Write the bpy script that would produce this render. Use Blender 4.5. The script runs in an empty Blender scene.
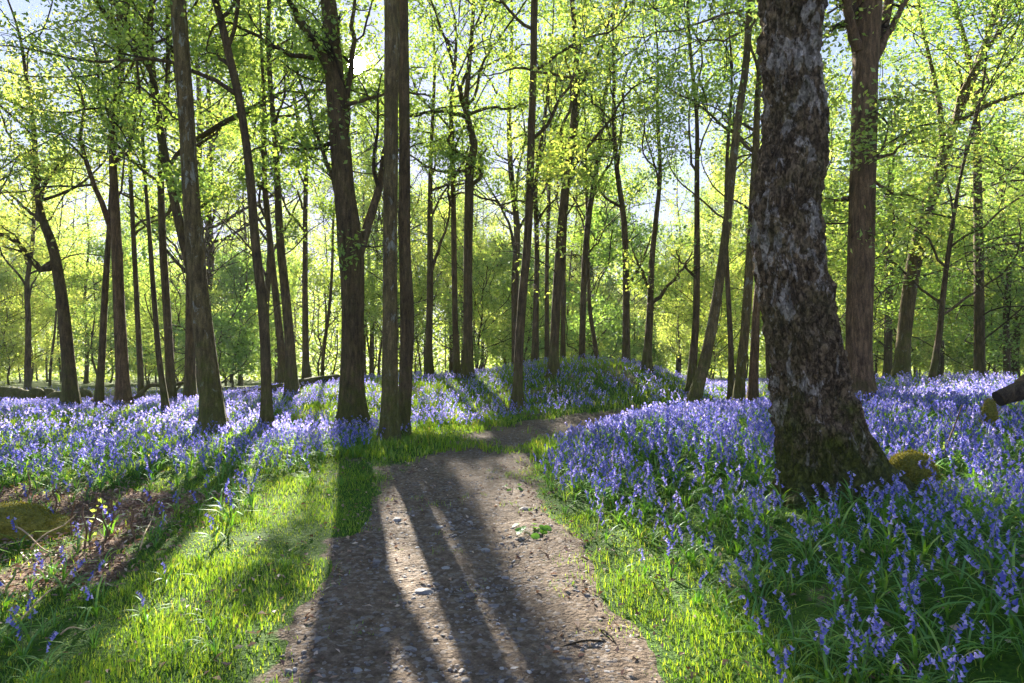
import bpy, math, random, time
import numpy as np
T0 = time.time()
rng = np.random.default_rng(7)
sc = bpy.context.scene
COL = sc.collection
F = 683.0; CX = 512.0; CY = 341.5; EYE = 1.6        # 24 mm lens, level camera
def R(a): return math.radians(a)

# ------------------------------------------------------------------ noise
def _h(ix, iy, iz, s):
    n = (ix.astype(np.int64)*374761393 + iy.astype(np.int64)*668265263 + iz.astype(np.int64)*2147483647 + s*974634777) & 0x7fffffff
    n = (n ^ (n >> 13))*1274126177 & 0x7fffffff
    n = (n ^ (n >> 16)) & 0xffff
    return n/65535.0
def vnoise(x, y, z=None, s=0):
    x = np.asarray(x, float); y = np.asarray(y, float)
    z = np.zeros_like(x) if z is None else np.asarray(z, float)
    x, y, z = np.broadcast_arrays(x, y, z)
    ix, iy, iz = np.floor(x), np.floor(y), np.floor(z)
    fx, fy, fz = x-ix, y-iy, z-iz
    fx, fy, fz = [f*f*(3-2*f) for f in (fx, fy, fz)]
    r = 0
    for a in (0, 1):
        for b in (0, 1):
            for c in (0, 1):
                w = (fx if a else 1-fx)*(fy if b else 1-fy)*(fz if c else 1-fz)
                r = r + w*_h(ix+a, iy+b, iz+c, s)
    return r
def fbm(x, y, z=None, s=0, o=4):
    r = 0; a = .5; x = np.asarray(x, float); y = np.asarray(y, float)
    for k in range(o):
        r = r + a*(vnoise(x, y, z, s+k)-.5); x = x*2.03; y = y*2.03
        if z is not None: z = np.asarray(z)*2.03
        a *= .5
    return r
def sstep(a, b, x):
    t = np.clip((x-a)/(b-a), 0, 1); return t*t*(3-2*t)
def nrm(v): return v/np.maximum(np.linalg.norm(v, axis=-1, keepdims=True), 1e-9)

# ------------------------------------------------------------------ terrain
PY = np.array([-30, 0, 3.2, 4.2, 5.24, 6.5, 7.9, 9.2, 10.5, 12, 13, 14, 15, 16, 18, 22])
PL = np.array([-.9, -.95, -1.08, -1.18, -1.27, -1.30, -1.22, -1.10, -.82, -.22, .5, 1.75, 3.2, 5.2, 9, 15])
PR = np.array([1.0, .9, .66, .52, .43, .25, .10, .14, .48, 1.4, 2.5, 3.75, 5.4, 7.6, 13, 22])
def path_edges(y): return np.interp(y, PY, PL), np.interp(y, PY, PR)
def ground(x, y):
    x = np.asarray(x, float); y = np.asarray(y, float)
    xl, xr = path_edges(y)
    h = -0.045*np.maximum(y-23, 0); h = np.where(h < -3.2, -3.2-.004*(y-95), h)
    h = np.maximum(h, -6)
    h = h + .45*np.exp(-((x+2.0)/4.2)**2)*sstep(11.5, 18.5, y)*(1-sstep(24, 40, y))
    h = h - .25*sstep(14, 21, y)*(1-sstep(-10, -6, x))
    h = h + .05*np.exp(-((x+6.5)/3.5)**2)*sstep(13, 20, y)*(1-sstep(24, 40, y))
    h = h + .88*np.exp(-(((x-2.3)/2.75)**2+((y-18.9)/3.1)**2)**1.25)
    s = x-xr
    bank = .42*sstep(.0, 2.0, s)*(1-sstep(10.6, 15.5, y)*(1-sstep(4.5, 7.5, x)))
    bank = bank + .22*sstep(3.5, 8.5, x)
    bank = bank*sstep(-4, 3, y)*(1-sstep(20, 34, y))
    h = h + bank
    sl = xl-x
    h = h + .06*sstep(0, .8, sl)*(1-sstep(11, 13, y))
    pm = np.clip(np.minimum(x-xl, xr-x), 0, .5)
    h = h - .07*pm*(y < 16)
    off = 1-.85*sstep(-.2, .3, np.minimum(x-xl, xr-x))*(y < 16)
    h = h + off*(.16*fbm(x*.45, y*.45, s=3, o=3)+.05*fbm(x*2.1, y*2.1, s=9, o=2))
    return h
GX, GY = np.meshgrid([0.], [0.])
def at(px, d):                               # column px at depth d, standing on the ground
    x = (px-CX)/F*d
    return np.array([x, d, float(ground(x, d))])
def to_px(P):
    y = np.maximum(P[..., 1], .05)
    return CX+P[..., 0]/y*F, CY-(P[..., 2]-EYE)/y*F

# ------------------------------------------------------------------ sun
SUNPX = (356, 66)
SUN = np.array([(SUNPX[0]-CX)/F, 1.0, (CY-SUNPX[1])/F]); SUN /= np.linalg.norm(SUN)
SUNV = SUN.copy()
SUN = np.array([(347-CX)/F, 1.0, (CY-66)/F]); SUN /= np.linalg.norm(SUN)
SUN_EL = math.asin(SUN[2]); SUN_AZ = math.atan2(SUN[0], SUN[1])

# clearings cut in the canopy: leaves are dropped so these areas get sun
LIT = [
 [(-20,515),(230,500),(230,540),(100,590),(-20,600)],
 [(445,448),(525,440),(560,560),(650,690),(628,690),(600,650),(520,552)],
 [(-20,500),(70,500),(60,540),(-20,560)],
 [(398,462),(372,520),(372,560),(395,600),(420,690),(490,690),(440,560),(405,470)],
 [(520,440),(520,490),(560,560),(640,690),(720,690),(770,640),(700,560),(760,470),(760,398),(640,400),(560,425)],
 [(860,395),(1030,375),(1030,500),(880,455)],
 [(-20,398),(-20,470),(120,480),(260,455),(330,440),(330,425),(200,395)],
 [(40,590),(140,535),(240,475),(325,458),(325,470),(270,505),(210,550),(130,605),(60,610)],
 [(270,385),(330,382),(500,372),(510,400),(480,425),(420,425),(300,410)],
 [(415,490),(430,490),(520,650),(505,660)],
 [(620,385),(760,380),(760,402),(660,402)],
]
# ground to be shaded: extra leaves are added along its sun rays
SHADE = [[(130,690),(190,605),(290,525),(332,470),(345,500),(345,560),(300,640),(270,690)], [(-20,600),(60,625),(130,690),(-20,690)], [(780,560),(1040,520),(1040,690),(740,690)], [(545,388),(600,366),(690,398),(690,415),(560,425)]]
def casts_shade(P):
    t = (P[:, 2]-.2)/SUN[2]; G = P-SUN*t[:, None]; t = (P[:, 2]-ground(G[:, 0], G[:, 1])-.1)/SUN[2]; G = P-SUN*t[:, None]
    px, py = to_px(G); r = np.zeros(len(P), bool)
    for p in SHADE: r |= in_poly(px, py, p)
    return r & (G[:, 1] > 2)
def in_poly(x, y, poly):
    r = np.zeros(x.shape, bool); n = len(poly)
    for i in range(n):
        (x1, y1), (x2, y2) = poly[i], poly[(i+1) % n]
        c = (y1 > y) != (y2 > y)
        r ^= c & (x < (x2-x1)*(y-y1)/((y2-y1) if y2 != y1 else 1e-9)+x1)
    return r
def sun_keep(P, g, lit_keep=.10):
    """which leaf positions to keep so the clearings stay open to the sun"""
    t = (P[:, 2]-.25)/SUN[2]
    G = P-SUN*t[:, None]
    gz = ground(G[:, 0], G[:, 1]); t2 = (P[:, 2]-gz-.15)/SUN[2]; G = P-SUN*t2[:, None]
    px, py = to_px(G)
    lit = np.zeros(len(P), bool)
    for p in LIT: lit |= in_poly(px, py, p)
    lit &= (G[:, 1] > 2) & (t2 > 0)
    k = ~lit | (g.random(len(P)) < lit_keep)
    # the sun itself looks through a gap
    v = nrm(P-np.array([0, 0, EYE])); a = np.degrees(np.arccos(np.clip(v@SUNV, -1, 1)))
    k &= (a > .6) | (g.random(len(P)) < .0)
    
    return k

# ------------------------------------------------------------------ mesh helpers
def new_mesh(name, V, quads=None, tris=None, mats=(), qmat=None, tmat=None, smooth=True):
    me = bpy.data.meshes.new(name)
    V = np.asarray(V, np.float32)
    nq = 0 if quads is None else len(quads); nt = 0 if tris is None else len(tris)
    me.vertices.add(len(V)); me.vertices.foreach_set('co', V.ravel())
    loops = []
    if nq: loops.append(np.asarray(quads, np.int32).ravel())
    if nt: loops.append(np.asarray(tris, np.int32).ravel())
    L = np.concatenate(loops); me.loops.add(len(L)); me.loops.foreach_set('vertex_index', L)
    me.polygons.add(nq+nt)
    st = np.concatenate([np.arange(nq)*4, nq*4+np.arange(nt)*3]).astype(np.int32)
    me.polygons.foreach_set('loop_start', st)
    if qmat is not None or tmat is not None:
        mi = np.concatenate([np.zeros(nq, np.int32) if qmat is None else np.asarray(qmat, np.int32),
                             np.zeros(nt, np.int32) if tmat is None else np.asarray(tmat, np.int32)])
        me.polygons.foreach_set('material_index', mi)
    me.polygons.foreach_set('use_smooth', np.full(nq+nt, smooth, bool))
    for m in mats: me.materials.append(m)
    me.update(calc_edges=True)
    return me
def link(name, me, parent=None, loc=None):
    o = bpy.data.objects.new(name, me); COL.objects.link(o)
    if parent is not None: o.parent = parent
    if loc is not None: o.location = [float(v) for v in loc]
    return o
def tag(o, label=None, cat=None, group=None, kind=None):
    if label: o['label'] = label
    if cat: o['category'] = cat
    if group: o['group'] = group
    if kind: o['kind'] = kind
    return o
def tubes(P, Rad, k, cap=False):
    """P (B,n,3) polylines, Rad (B,n); returns V, quads"""
    B, n, _ = P.shape
    Tn = np.empty_like(P); Tn[:, 1:-1] = P[:, 2:]-P[:, :-2]; Tn[:, 0] = P[:, 1]-P[:, 0]; Tn[:, -1] = P[:, -1]-P[:, -2]
    Tn = nrm(Tn)
    ov = nrm(P[:, -1]-P[:, 0]); ref = np.where(np.abs(ov[:, 2:3]) > .7, np.array([[1., 0, 0]]), np.array([[0, 0, 1.]]))
    U = nrm(np.cross(Tn, ref[:, None, :])); W = np.cross(Tn, U)
    a = np.arange(k)*2*np.pi/k
    V = P[:, :, None, :]+Rad[:, :, None, None]*(U[:, :, None, :]*np.cos(a)[:, None]+W[:, :, None, :]*np.sin(a)[:, None])
    i = np.arange(n-1)[:, None]*k; j = np.arange(k)[None]
    q = np.stack([i+j, i+(j+1) % k, i+k+(j+1) % k, i+k+j], -1).reshape(-1, 4)
    Q = (q[None]+(np.arange(B)*n*k)[:, None, None]).reshape(-1, 4)
    return V.reshape(-1, 3), Q
def merge(parts):
    Vs, Qs, o = [], [], 0
    for V, Q in parts:
        Vs.append(V); Qs.append(Q+o); o += len(V)
    return np.concatenate(Vs), np.concatenate(Qs)
def resample(P, R_, n):
    P = np.asarray(P, float); s = np.concatenate([[0], np.cumsum(np.linalg.norm(np.diff(P, axis=0), axis=1))])
    t = np.linspace(0, s[-1], n)
    # smooth (Catmull-Rom like) through cubic Hermite
    m = np.gradient(P, s, axis=0)
    idx = np.clip(np.searchsorted(s, t)-1, 0, len(s)-2); h = (s[idx+1]-s[idx])[:, None]; u = ((t-s[idx])/h[:, 0])[:, None]
    h00 = 2*u**3-3*u**2+1; h10 = u**3-2*u**2+u; h01 = -2*u**3+3*u**2; h11 = u**3-u**2
    out = h00*P[idx]+h10*h*m[idx]+h01*P[idx+1]+h11*h*m[idx+1]
    return out, np.interp(t, s, R_)

# ------------------------------------------------------------------ materials
def mat(name):
    m = bpy.data.materials.new(name); m.use_nodes = True
    nt = m.node_tree; nt.nodes.clear()
    return m, nt, nt.nodes.new('ShaderNodeOutputMaterial')
def N(nt, t, **kw):
    n = nt.nodes.new(t)
    for k, v in kw.items():
        if k.startswith('i_'): n.inputs[k[2:].replace('_', ' ')].default_value = v
        else: setattr(n, k, v)
    return n
def ramp(nt, fac, stops, mode='LINEAR'):
    r = nt.nodes.new('ShaderNodeValToRGB'); r.color_ramp.interpolation = mode
    e = r.color_ramp.elements
    while len(e) < len(stops): e.new(.5)
    for k, (p, c) in enumerate(stops):
        e[k].position = p; e[k].color = (*c, 1) if len(c) == 3 else c
    if fac is not None: nt.links.new(fac, r.inputs[0])
    return r
def noise(nt, vec, scale, detail=4, rough=.55, dist=0):
    n = N(nt, 'ShaderNodeTexNoise'); n.inputs['Scale'].default_value = scale; n.inputs['Detail'].default_value = detail
    n.inputs['Roughness'].default_value = rough; n.inputs['Distortion'].default_value = dist
    if vec is not None: nt.links.new(vec, n.inputs['Vector'])
    return n
def mixc(nt, fac, a, b, mode='MIX'):
    m = N(nt, 'ShaderNodeMix', data_type='RGBA', blend_type=mode)
    for s, v in ((m.inputs[0], fac), (m.inputs[6], a), (m.inputs[7], b)):
        if hasattr(v, 'is_linked') or hasattr(v, 'links'): nt.links.new(v, s)
        elif isinstance(v, (int, float)): s.default_value = v
        else: s.default_value = (*v, 1)
    return m.outputs[2]
def math_(nt, op, a, b=None, clamp=False):
    m = N(nt, 'ShaderNodeMath', operation=op, use_clamp=clamp)
    for k, v in enumerate((a, b)):
        if v is None: continue
        if isinstance(v, (int, float)): m.inputs[k].default_value = v
        else: nt.links.new(v, m.inputs[k])
    return m.outputs[0]

def leaf_mat(name, stops, trans=.5, tint=(1.25, 1.15, .55), gloss=.06, objvar=True):
    m, nt, out = mat(name); lk = nt.links.new
    g = N(nt, 'ShaderNodeNewGeometry')
    fac = g.outputs['Random Per Island']
    if objvar:
        oi = N(nt, 'ShaderNodeObjectInfo')
        fac = math_(nt, 'ADD', math_(nt, 'MULTIPLY', fac, .62), math_(nt, 'MULTIPLY', oi.outputs['Random'], .38))
    c = ramp(nt, fac, stops).outputs[0]
    d = N(nt, 'ShaderNodeBsdfDiffuse'); lk(c, d.inputs[0])
    t = N(nt, 'ShaderNodeBsdfTranslucent'); lk(mixc(nt, 1.0, c, tint, 'MULTIPLY'), t.inputs[0])
    mx = N(nt, 'ShaderNodeMixShader'); mx.inputs[0].default_value = trans; lk(d.outputs[0], mx.inputs[1]); lk(t.outputs[0], mx.inputs[2])
    gl = N(nt, 'ShaderNodeBsdfGlossy'); gl.inputs['Roughness'].default_value = .55; gl.inputs[0].default_value = (.9, .95, 1, 1)
    m2 = N(nt, 'ShaderNodeMixShader'); m2.inputs[0].default_value = gloss; lk(mx.outputs[0], m2.inputs[1]); lk(gl.outputs[0], m2.inputs[2])
    lk(m2.outputs[0], out.inputs[0]); return m

def bark_mat(name, dark, light, lichen=(.34, .32, .31), lich=.0, moss=.5, mosstop=1.2, scale=1.0, bump=.6, zs=2.0):
    m, nt, out = mat(name); lk = nt.links.new
    tc = N(nt, 'ShaderNodeTexCoord'); mp = N(nt, 'ShaderNodeMapping'); mp.inputs['Scale'].default_value = (13*scale, 13*scale, zs*scale)
    lk(tc.outputs['Object'], mp.inputs[0])
    n1 = noise(nt, mp.outputs[0], 1.6, 6, .62, .5)
    v = N(nt, 'ShaderNodeTexVoronoi', feature='DISTANCE_TO_EDGE'); v.inputs['Scale'].default_value = 3.4
    nd = noise(nt, mp.outputs[0], 2.1, 6, .65); lk(mixc(nt, .72, mp.outputs[0], nd.outputs['Color']), v.inputs['Vector'])
    c = ramp(nt, n1.outputs[0], [(.3, dark), (.72, light)]).outputs[0]
    crev = ramp(nt, v.outputs[0], [(.0, (.30, .30, .30)), (.11, (1, 1, 1))]).outputs[0]
    c = mixc(nt, .65, c, crev, 'MULTIPLY')
    nb = noise(nt, tc.outputs['Object'], 3.2, 5, .65); c = mixc(nt, .7, c, ramp(nt, nb.outputs[0], [(.32, (.55, .52, .48)), (.68, (1.4, 1.35, 1.3))]).outputs[0], 'MULTIPLY')
    sp = N(nt, 'ShaderNodeSeparateXYZ'); lk(tc.outputs['Object'], sp.inputs[0])
    if lich:
        mp2 = N(nt, 'ShaderNodeMapping'); mp2.inputs['Scale'].default_value = (1, 1, .5); lk(tc.outputs['Object'], mp2.inputs[0])
        nl = noise(nt, mp2.outputs[0], 9.0, 7, .68, .6)
        nl2 = noise(nt, tc.outputs['Object'], 1.1, 2)
        ff = math_(nt, 'ADD', nl.outputs[0], math_(nt, 'MULTIPLY', math_(nt, 'SUBTRACT', nl2.outputs[0], .5), .45))
        fa = ramp(nt, ff, [(.60-lich*.1, (0, 0, 0)), (.635-lich*.1, (1, 1, 1))]).outputs[0]
        fa = math_(nt, 'MULTIPLY', fa, ramp(nt, n1.outputs[0], [(.36, (.1, .1, .1)), (.5, (1, 1, 1))]).outputs[0])
        c = mixc(nt, fa, c, mixc(nt, nd.outputs[0], lichen, tuple(v_*.55 for v_ in lichen)))
    if moss:
        nm = noise(nt, tc.outputs['Object'], 5.0, 5, .6)
        mh = math_(nt, 'SUBTRACT', 1.0, math_(nt, 'DIVIDE', sp.outputs[2], mosstop))
        mf = math_(nt, 'ADD', math_(nt, 'MULTIPLY', mh, .5), math_(nt, 'MULTIPLY', nm.outputs[0], .9))
        mf = ramp(nt, mf, [(.62, (0, 0, 0)), (.86, (moss, moss, moss))]).outputs[0]
        c = mixc(nt, mf, c, ramp(nt, nd.outputs[0], [(.3, (.035, .045, .008)), (.7, (.13, .14, .02))]).outputs[0])
        nm2 = noise(nt, tc.outputs['Object'], 1.6, 5, .7)
        c = mixc(nt, math_(nt, 'MULTIPLY', ramp(nt, nm2.outputs[0], [(.5, (0, 0, 0)), (.68, (1, 1, 1))]).outputs[0], moss*.55), c, (.085, .09, .02))
    b = N(nt, 'ShaderNodeBsdfPrincipled'); lk(c, b.inputs['Base Color']); b.inputs['Roughness'].default_value = .92
    b.inputs['Specular IOR Level'].default_value = .2
    nf = noise(nt, tc.outputs['Object'], 70, 4, .7); c = mixc(nt, .6, c, ramp(nt, nf.outputs[0], [(.34, (.5, .48, .46)), (.66, (1.4, 1.38, 1.35))]).outputs[0], 'MULTIPLY'); lk(c, b.inputs['Base Color'])
    hsum = math_(nt, 'ADD', math_(nt, 'MULTIPLY', crev, .8), math_(nt, 'ADD', n1.outputs[0], math_(nt, 'MULTIPLY', nf.outputs[0], .35)))
    bp = N(nt, 'ShaderNodeBump'); bp.inputs['Strength'].default_value = bump; bp.inputs['Distance'].default_value = .03
    lk(hsum, bp.inputs['Height']); lk(bp.outputs[0], b.inputs['Normal'])
    lk(b.outputs[0], out.inputs[0]); return m

M_BARK = bark_mat('dark_bark', (.046, .033, .017), (.185, .134, .070), moss=.7, mosstop=1.6)
M_BARKG = bark_mat('grey_green_bark', (.064, .048, .020), (.235, .178, .084), lich=.12, lichen=(.30, .30, .24), moss=.75, mosstop=2.2)
M_BARKB = bark_mat('brown_bark', (.068, .041, .021), (.245, .160, .090), moss=.3, mosstop=.9)
M_HERO = bark_mat('lichen_bark', (.066, .045, .026), (.31, .222, .135), lichen=(.58, .50, .43), lich=.55, moss=.95, mosstop=1.1, scale=1.3, bump=1.0, zs=7.5)
M_TWIG = bark_mat('twig_bark', (.032, .024, .015), (.11, .082, .05), moss=.0)
M_LEAF = leaf_mat('spring_leaf', [(.0, (.13, .25, .035)), (.45, (.24, .39, .055)), (.8, (.38, .50, .085)), (1, (.54, .58, .12))], trans=.6, tint=(1.30, 1.12, .95))
M_LEAFY = leaf_mat('young_yellow_leaf', [(.0, (.23, .37, .06)), (.5, (.39, .53, .10)), (1, (.60, .63, .15))], trans=.6, tint=(1.30, 1.12, .95))
M_LEAFG = leaf_mat('dark_green_leaf', [(.0, (.11, .24, .045)), (.5, (.20, .36, .06)), (1, (.36, .49, .09))], trans=.58, tint=(1.30, 1.12, .95))
M_GRASS = leaf_mat('grass_blade', [(.0, (.095, .22, .018)), (.6, (.22, .37, .032)), (.94, (.36, .46, .05)), (1, (.48, .42, .15))], trans=.56, objvar=False, gloss=.02)
M_BLEAF = leaf_mat('bluebell_leaf', [(.0, (.06, .19, .02)), (.7, (.14, .33, .03)), (1, (.27, .43, .05))], trans=.5, objvar=False, gloss=.045)
M_BELL = leaf_mat('bluebell_petal', [(.0, (.10, .12, .52)), (.45, (.215, .205, .66)), (.85, (.42, .385, .78)), (1, (.64, .58, .88))], trans=.55, tint=(1.16, 1.08, 1.06), objvar=False, gloss=.03)
M_LITTER = leaf_mat('dead_leaf', [(.0, (.10, .05, .03)), (.5, (.24, .14, .085)), (.85, (.40, .27, .18)), (1, (.55, .43, .32))], trans=.15, tint=(1, .8, .6), objvar=False, gloss=.05)

def stone_mat(name, stops, objvar=False):
    m, nt, out = mat(name); lk = nt.links.new
    g = N(nt, 'ShaderNodeNewGeometry'); tc = N(nt, 'ShaderNodeTexCoord')
    f = g.outputs['Random Per Island']
    if objvar: f = N(nt, 'ShaderNodeObjectInfo').outputs['Random']
    c = ramp(nt, f, stops).outputs[0]
    n = noise(nt, tc.outputs['Object'], 40, 5, .6)
    c = mixc(nt, .6, c, ramp(nt, n.outputs[0], [(.3, (.55, .5, .48)), (.7, (1.15, 1.15, 1.15))]).outputs[0], 'MULTIPLY')
    b = N(nt, 'ShaderNodeBsdfPrincipled'); lk(c, b.inputs['Base Color']); b.inputs['Roughness'].default_value = .8
    bp = N(nt, 'ShaderNodeBump'); bp.inputs['Strength'].default_value = .5; bp.inputs['Distance'].default_value = .01; lk(n.outputs[0], bp.inputs['Height']); lk(bp.outputs[0], b.inputs['Normal'])
    lk(b.outputs[0], out.inputs[0]); return m
M_STONE = stone_mat('path_stone', [(0, (.10, .085, .08)), (.5, (.16, .14, .13)), (.85, (.24, .22, .21)), (1, (.40, .38, .37))])
M_STONE1 = stone_mat('loose_stone', [(0, (.13, .115, .11)), (.6, (.20, .185, .18)), (1, (.33, .32, .31))], True)

def soil_colour(nt, pos):
    n1 = noise(nt, pos, 1.3, 6, .6); n2 = noise(nt, pos, 14, 6, .65); n3 = noise(nt, pos, 70, 4, .6)
    c = ramp(nt, n2.outputs[0], [(.3, (.078, .055, .038)), (.55, (.165, .124, .090)), (.75, (.28, .225, .175))]).outputs[0]
    c = mixc(nt, .45, c, ramp(nt, n1.outputs[0], [(.35, (.5, .47, .45)), (.65, (1.25, 1.2, 1.12))]).outputs[0], 'MULTIPLY')
    c = mixc(nt, .7, c, ramp(nt, n3.outputs[0], [(.3, (.55, .52, .5)), (.7, (1.35, 1.33, 1.3))]).outputs[0], 'MULTIPLY')
    v = N(nt, 'ShaderNodeTexVoronoi'); v.inputs['Scale'].default_value = 38; nt.links.new(pos, v.inputs['Vector'])
    gr = ramp(nt, v.outputs['Color'], [(.72, (0, 0, 0)), (.76, (1, 1, 1))]).outputs[0]
    c = mixc(nt, math_(nt, 'MULTIPLY', gr, .5), c, (.27, .24, .215))
    hh = math_(nt, 'ADD', math_(nt, 'MULTIPLY', n2.outputs[0], 1.0), math_(nt, 'ADD', math_(nt, 'MULTIPLY', n3.outputs[0], .5), math_(nt, 'MULTIPLY', v.outputs['Distance'], -.5)))
    return c, hh
def ground_material(name, path):
    m, nt, out = mat(name); lk = nt.links.new
    g = N(nt, 'ShaderNodeNewGeometry'); pos = g.outputs['Position']
    c, hh = soil_colour(nt, pos)
    if not path:
        at_ = N(nt, 'ShaderNodeAttribute', attribute_name='cover')      # 0 bare earth .. 1 plant cover
        n = noise(nt, pos, 6, 5, .65); n5 = noise(nt, pos, 45, 3, .6)
        gcol = ramp(nt, n5.outputs[0], [(.3, (.022, .060, .006)), (.7, (.060, .125, .010))]).outputs[0]
        lit = ramp(nt, noise(nt, pos, 30, 4, .7).outputs[0], [(.3, (.05, .03, .018)), (.52, (.13, .075, .045)), (.75, (.27, .18, .12))]).outputs[0]
        f = math_(nt, 'ADD', at_.outputs['Fac'], math_(nt, 'MULTIPLY', math_(nt, 'SUBTRACT', n.outputs[0], .5), 1.3))
        f = ramp(nt, f, [(.35, (0, 0, 0)), (.6, (1, 1, 1))]).outputs[0]
        at2 = N(nt, 'ShaderNodeAttribute', attribute_name='litter')
        base = mixc(nt, at2.outputs['Fac'], c, lit)
        c = mixc(nt, f, base, gcol)
        far = N(nt, 'ShaderNodeAttribute', attribute_name='fargreen')
        fc = ramp(nt, noise(nt, pos, .8, 6, .7).outputs[0], [(.3, (.05, .085, .015)), (.7, (.14, .17, .03))]).outputs[0]
        c = mixc(nt, far.outputs['Fac'], c, fc)
    b = N(nt, 'ShaderNodeBsdfPrincipled'); lk(c, b.inputs['Base Color']); b.inputs['Roughness'].default_value = .95; b.inputs['Specular IOR Level'].default_value = .15
    bp = N(nt, 'ShaderNodeBump'); bp.inputs['Strength'].default_value = .9; bp.inputs['Distance'].default_value = .025; lk(hh, bp.inputs['Height']); lk(bp.outputs[0], b.inputs['Normal'])
    lk(b.outputs[0], out.inputs[0]); return m
M_GROUND = ground_material('woodland_floor', False); M_PATH = ground_material('gravel_path', True)
def moss_mat():
    m, nt, out = mat('cushion_moss'); lk = nt.links.new
    tc = N(nt, 'ShaderNodeTexCoord'); n = noise(nt, tc.outputs['Object'], 45, 5, .7); n2 = noise(nt, tc.outputs['Object'], 6, 3)
    c = ramp(nt, n.outputs[0], [(.3, (.08, .085, .012)), (.7, (.33, .30, .045))]).outputs[0]
    c = mixc(nt, .5, c, ramp(nt, n2.outputs[0], [(.35, (.6, .7, .5)), (.65, (1.3, 1.15, .9))]).outputs[0], 'MULTIPLY')
    b = N(nt, 'ShaderNodeBsdfPrincipled'); lk(c, b.inputs['Base Color']); b.inputs['Roughness'].default_value = 1
    bp = N(nt, 'ShaderNodeBump'); bp.inputs['Strength'].default_value = 1; bp.inputs['Distance'].default_value = .03; lk(n.outputs[0], bp.inputs['Height']); lk(bp.outputs[0], b.inputs['Normal'])
    lk(b.outputs[0], out.inputs[0]); return m
M_MOSS = moss_mat()
def plain(name, col, rough=.85):
    m, nt, out = mat(name); b = N(nt, 'ShaderNodeBsdfPrincipled'); tc = N(nt, 'ShaderNodeTexCoord')
    n = noise(nt, tc.outputs['Object'], 30, 4, .6)
    nt.links.new(mixc(nt, .7, col, ramp(nt, n.outputs[0], [(.3, (.55, .55, .55)), (.7, (1.3, 1.3, 1.3))]).outputs[0], 'MULTIPLY'), b.inputs['Base Color'])
    b.inputs['Roughness'].default_value = rough; nt.links.new(b.outputs[0], out.inputs[0]); return m
M_DEADSTALK = plain('dead_bracken', (.42, .29, .17)); M_FERN = plain('fern_stalk', (.22, .26, .07)); M_SHOOT = plain('brown_shoot', (.15, .085, .05))
M_CUT = plain('dark_hollow_wood', (.035, .024, .018))
M_STEM = plain('flower_stem', (.12, .17, .05), .6)

# ------------------------------------------------------------------ zones
def bell_density(x, y):
    """plants per square metre"""
    xl, xr = path_edges(y)
    s = x-xr; sl = xl-x
    n = fbm(x*.7, y*.7, s=21, o=3)
    n2 = fbm(x*1.7, y*1.7, s=25, o=2)
    d = np.zeros(np.broadcast(x, y).shape)
    # right bank
    lim = np.interp(y, [2.5, 4, 6, 8, 11], [.5, .40, .25, .18, .22])
    right = sstep(lim-.1, lim+.5, s+n*.35)*(y < 13.5)
    near = np.interp(y, [2, 4, 5.5, 7, 9, 12], [44, 54, 66, 72, 80, 76])
    d = np.maximum(d, right*near*np.clip(1+n*1.8+n2*1.6, .1, 2))
    # left field: beyond a slanting front edge
    front = np.interp(x, [-14, -6, -4.3, -3.3, -2.7, -2.2, -1.9, -1.6], [6.8, 6.5, 6.8, 7.1, 7.7, 8.7, 9.9, 12])
    left = sstep(-.5, .8, y-front+n*1.3)*(sl > .35)*(x < 1)
    d = np.maximum(d, left*60*np.clip(.9+n*2.2+n2*1.6, .06, 2)*np.where(y > 21.5, .12, 1)*np.where((y > 12) & (x > -4.2), .62, 1))
    # slope and mound beyond the path bend
    mid = (y > 12.6) & (sl > .5) & (x > -4)
    d = np.maximum(d, mid*36*np.clip(.75+n*3.2+n2*1.8, .02, 2)*np.where(y > 22, .25, 1))
    dip = (y > 15) & (x > 3) & (s < 0)
    d = np.maximum(d, dip*45*np.clip(1+n*2, .05, 2)*np.where(y > 26, .4, 1))
    right2 = (y >= 13.5) & (s > .3) & (y < 20)
    d = np.maximum(d, right2*30*np.clip(1+n*2, .05, 2))
    # stray plants in the left verge
    stray = (sl > .9) & (y < 8) & (y > 2.6)
    d = np.maximum(d, stray*5.5*np.clip(1+n*4, 0, 3))
    d = np.where(y > 30, 0, d)
    return d
def litter_w(x, y):
    xl, xr = path_edges(y); sl = xl-x
    n = fbm(x*1.1, y*1.1, s=31, o=3)
    a = sstep(1.2, 2.0, sl+n)*sstep(3.2, 5.0, y+n)*(1-sstep(6.9, 7.7, y+n*1.5))
    b = sstep(1.5, 3, sl)*(1-sstep(3.2, 4.5, y))*.5
    return np.clip(np.maximum(a, b)*(1.15+n*2.0), 0, 1)
def grass_density(x, y):
    xl, xr = path_edges(y); s = x-xr; sl = xl-x
    n = fbm(x*1.3, y*1.3, s=41, o=3); n2 = fbm(x*4, y*4, s=47, o=2)
    g = np.zeros(np.broadcast(x, y).shape)
    g = np.maximum(g, sstep(-.12, .30, s+n*.75+n2*.5)*np.interp(y, [2, 6, 9, 14], [3900, 3100, 1500, 520])*np.where(s > .75, .2, 1))
    g = np.maximum(g, sstep(-.05, .60, sl+n*.9+n2*.6)*np.interp(y, [2, 6, 9, 14], [4300, 3300, 1500, 520])*(1-.95*litter_w(x, y)))
    pch = fbm(x*1.9, y*1.9, s=43, o=3); g = g*np.clip(1.05+2.6*pch, .18, 1.2)
    pathg = (s < 0) & (sl < 0)
    g = np.where(pathg & (g < 1), 0, g)
    g = np.maximum(g, pathg*sstep(.10, .24, n+n2*.9+.14*(1-sstep(.1, .5, -s)))*900*(y < 12))
    g = np.where(y > 13.5, np.minimum(g, 260), g)
    return g

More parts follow.
